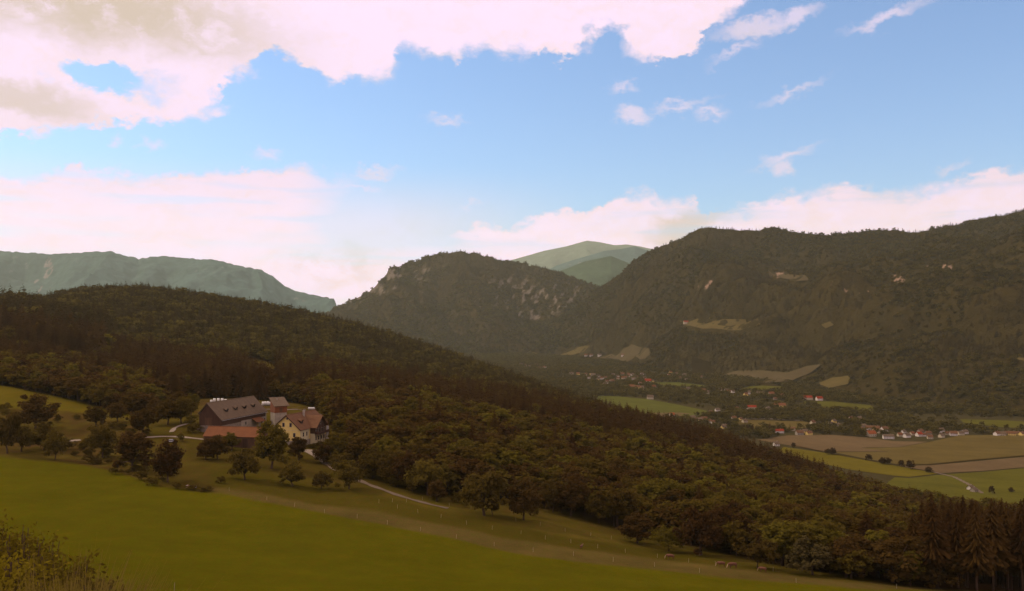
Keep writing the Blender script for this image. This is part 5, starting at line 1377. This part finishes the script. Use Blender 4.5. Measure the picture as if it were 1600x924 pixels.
low = t.math('SUBTRACT', 1.0, t.sstep(el, azel(800, 400)[1], azel(800, 270)[1]))
pk_ = t.math('ADD', t.math('MULTIPLY', t.math('ADD', side, t.math('MULTIPLY', low, .45)), t.math('MULTIPLY_ADD', cn2, 1.0, -.1)), t.math('MULTIPLY', t.sstep(cn, .52, .66), .35), clamp=True)
edge = t.math('MULTIPLY', t.math('SUBTRACT', 1.0, t.sstep(t.math('MAXIMUM', fA, t.math('MAXIMUM', fB, wisp)), 0, .9)), .55)
pk_ = t.math('MAXIMUM', pk_, edge)
# billows: brighter crowns, warmer hollows
bl = t.math('SUBTRACT', t.noise(t.vm('ADD', P, (0, .5, 0)), .5, 4, .55), t.noise(P, .5, 4, .55))
pk_ = t.math('ADD', pk_, t.math('MULTIPLY', bl, 1.9), clamp=True)
cc = t.mix(pk_, white, peach)
cc = t.mix(t.math('MULTIPLY', dark, .85), cc, tan)
skyc = t.vm('MULTIPLY', sky.outputs[0], (1.06, 1.32, 1.58))
SKYSRC = skyc
cc = t.vm('SCALE', cc, sc=t.math('MULTIPLY_ADD', low, .26, 1.0))
full = t.mix(mask, skyc, cc)
# below the horizon: dim ground tone
full = t.mix(t.sstep(el, -3.5, -1.0), (.9, .65, .35), full)
t.l.new(full, bg.inputs[0]); bg.inputs[1].default_value = 0.125

# ------------------------------------------------------------------ sun
S = Vector((math.sin(SUN_AZ) * math.cos(SUN_EL), math.cos(SUN_AZ) * math.cos(SUN_EL), math.sin(SUN_EL)))
sl = bpy.data.lights.new('sun', 'SUN'); sl.energy = 2.2; sl.angle = R_(4); sl.color = (1.0, .86, .66)
so = bpy.data.objects.new('sun', sl); COL.objects.link(so); so.rotation_euler = S.to_track_quat('Z', 'Y').to_euler()

# ------------------------------------------------------------------ air
hm = bpy.data.materials.new('valley_air'); hm.use_nodes = True
hn = hm.node_tree.nodes; hn.clear()
ou = hn.new('ShaderNodeOutputMaterial'); pv = hn.new('ShaderNodeVolumePrincipled')
pv.inputs['Color'].default_value = (.80, .90, .64, 1); pv.inputs['Density'].default_value = 2.4e-5; pv.inputs['Anisotropy'].default_value = .3
hm.node_tree.links.new(pv.outputs[0], ou.inputs['Volume'])
o = MB().box(-14000, 16000, -400, 25500, -260, 2600).build('haze', hm); tag(o, kind='stuff')
hm.cycles.homogeneous_volume = True

# ------------------------------------------------------------------ camera and render settings
cam = bpy.data.cameras.new('camera'); co = bpy.data.objects.new('camera', cam); COL.objects.link(co)
cam.sensor_fit = 'HORIZONTAL'; cam.sensor_width = 36; cam.lens = 36 * F / 1600
cam.clip_start = 0.1; cam.clip_end = 80000
co.location = (0, 0, 0); co.rotation_euler = (math.pi / 2 + TILT, 0, 0)
scene.camera = co
vs = scene.view_settings; vs.view_transform = 'Standard'; vs.look = 'None'; vs.gamma = 1; vs.exposure = 0; vs.use_curve_mapping = False
cy = scene.cycles
cy.use_denoising = True; cy.sample_clamp_indirect = 2.0; cy.pixel_filter_type = 'BLACKMAN_HARRIS'; cy.filter_width = 1.5; cy.denoiser = 'OPENIMAGEDENOISE'; cy.denoising_input_passes = 'RGB_ALBEDO_NORMAL'
cy.max_bounces = 5; cy.diffuse_bounces = 3; cy.volume_bounces = 1; cy.transparent_max_bounces = 6; cy.caustics_reflective = False; cy.caustics_refractive = False
cy.volume_step_rate = 10; cy.volume_max_steps = 64
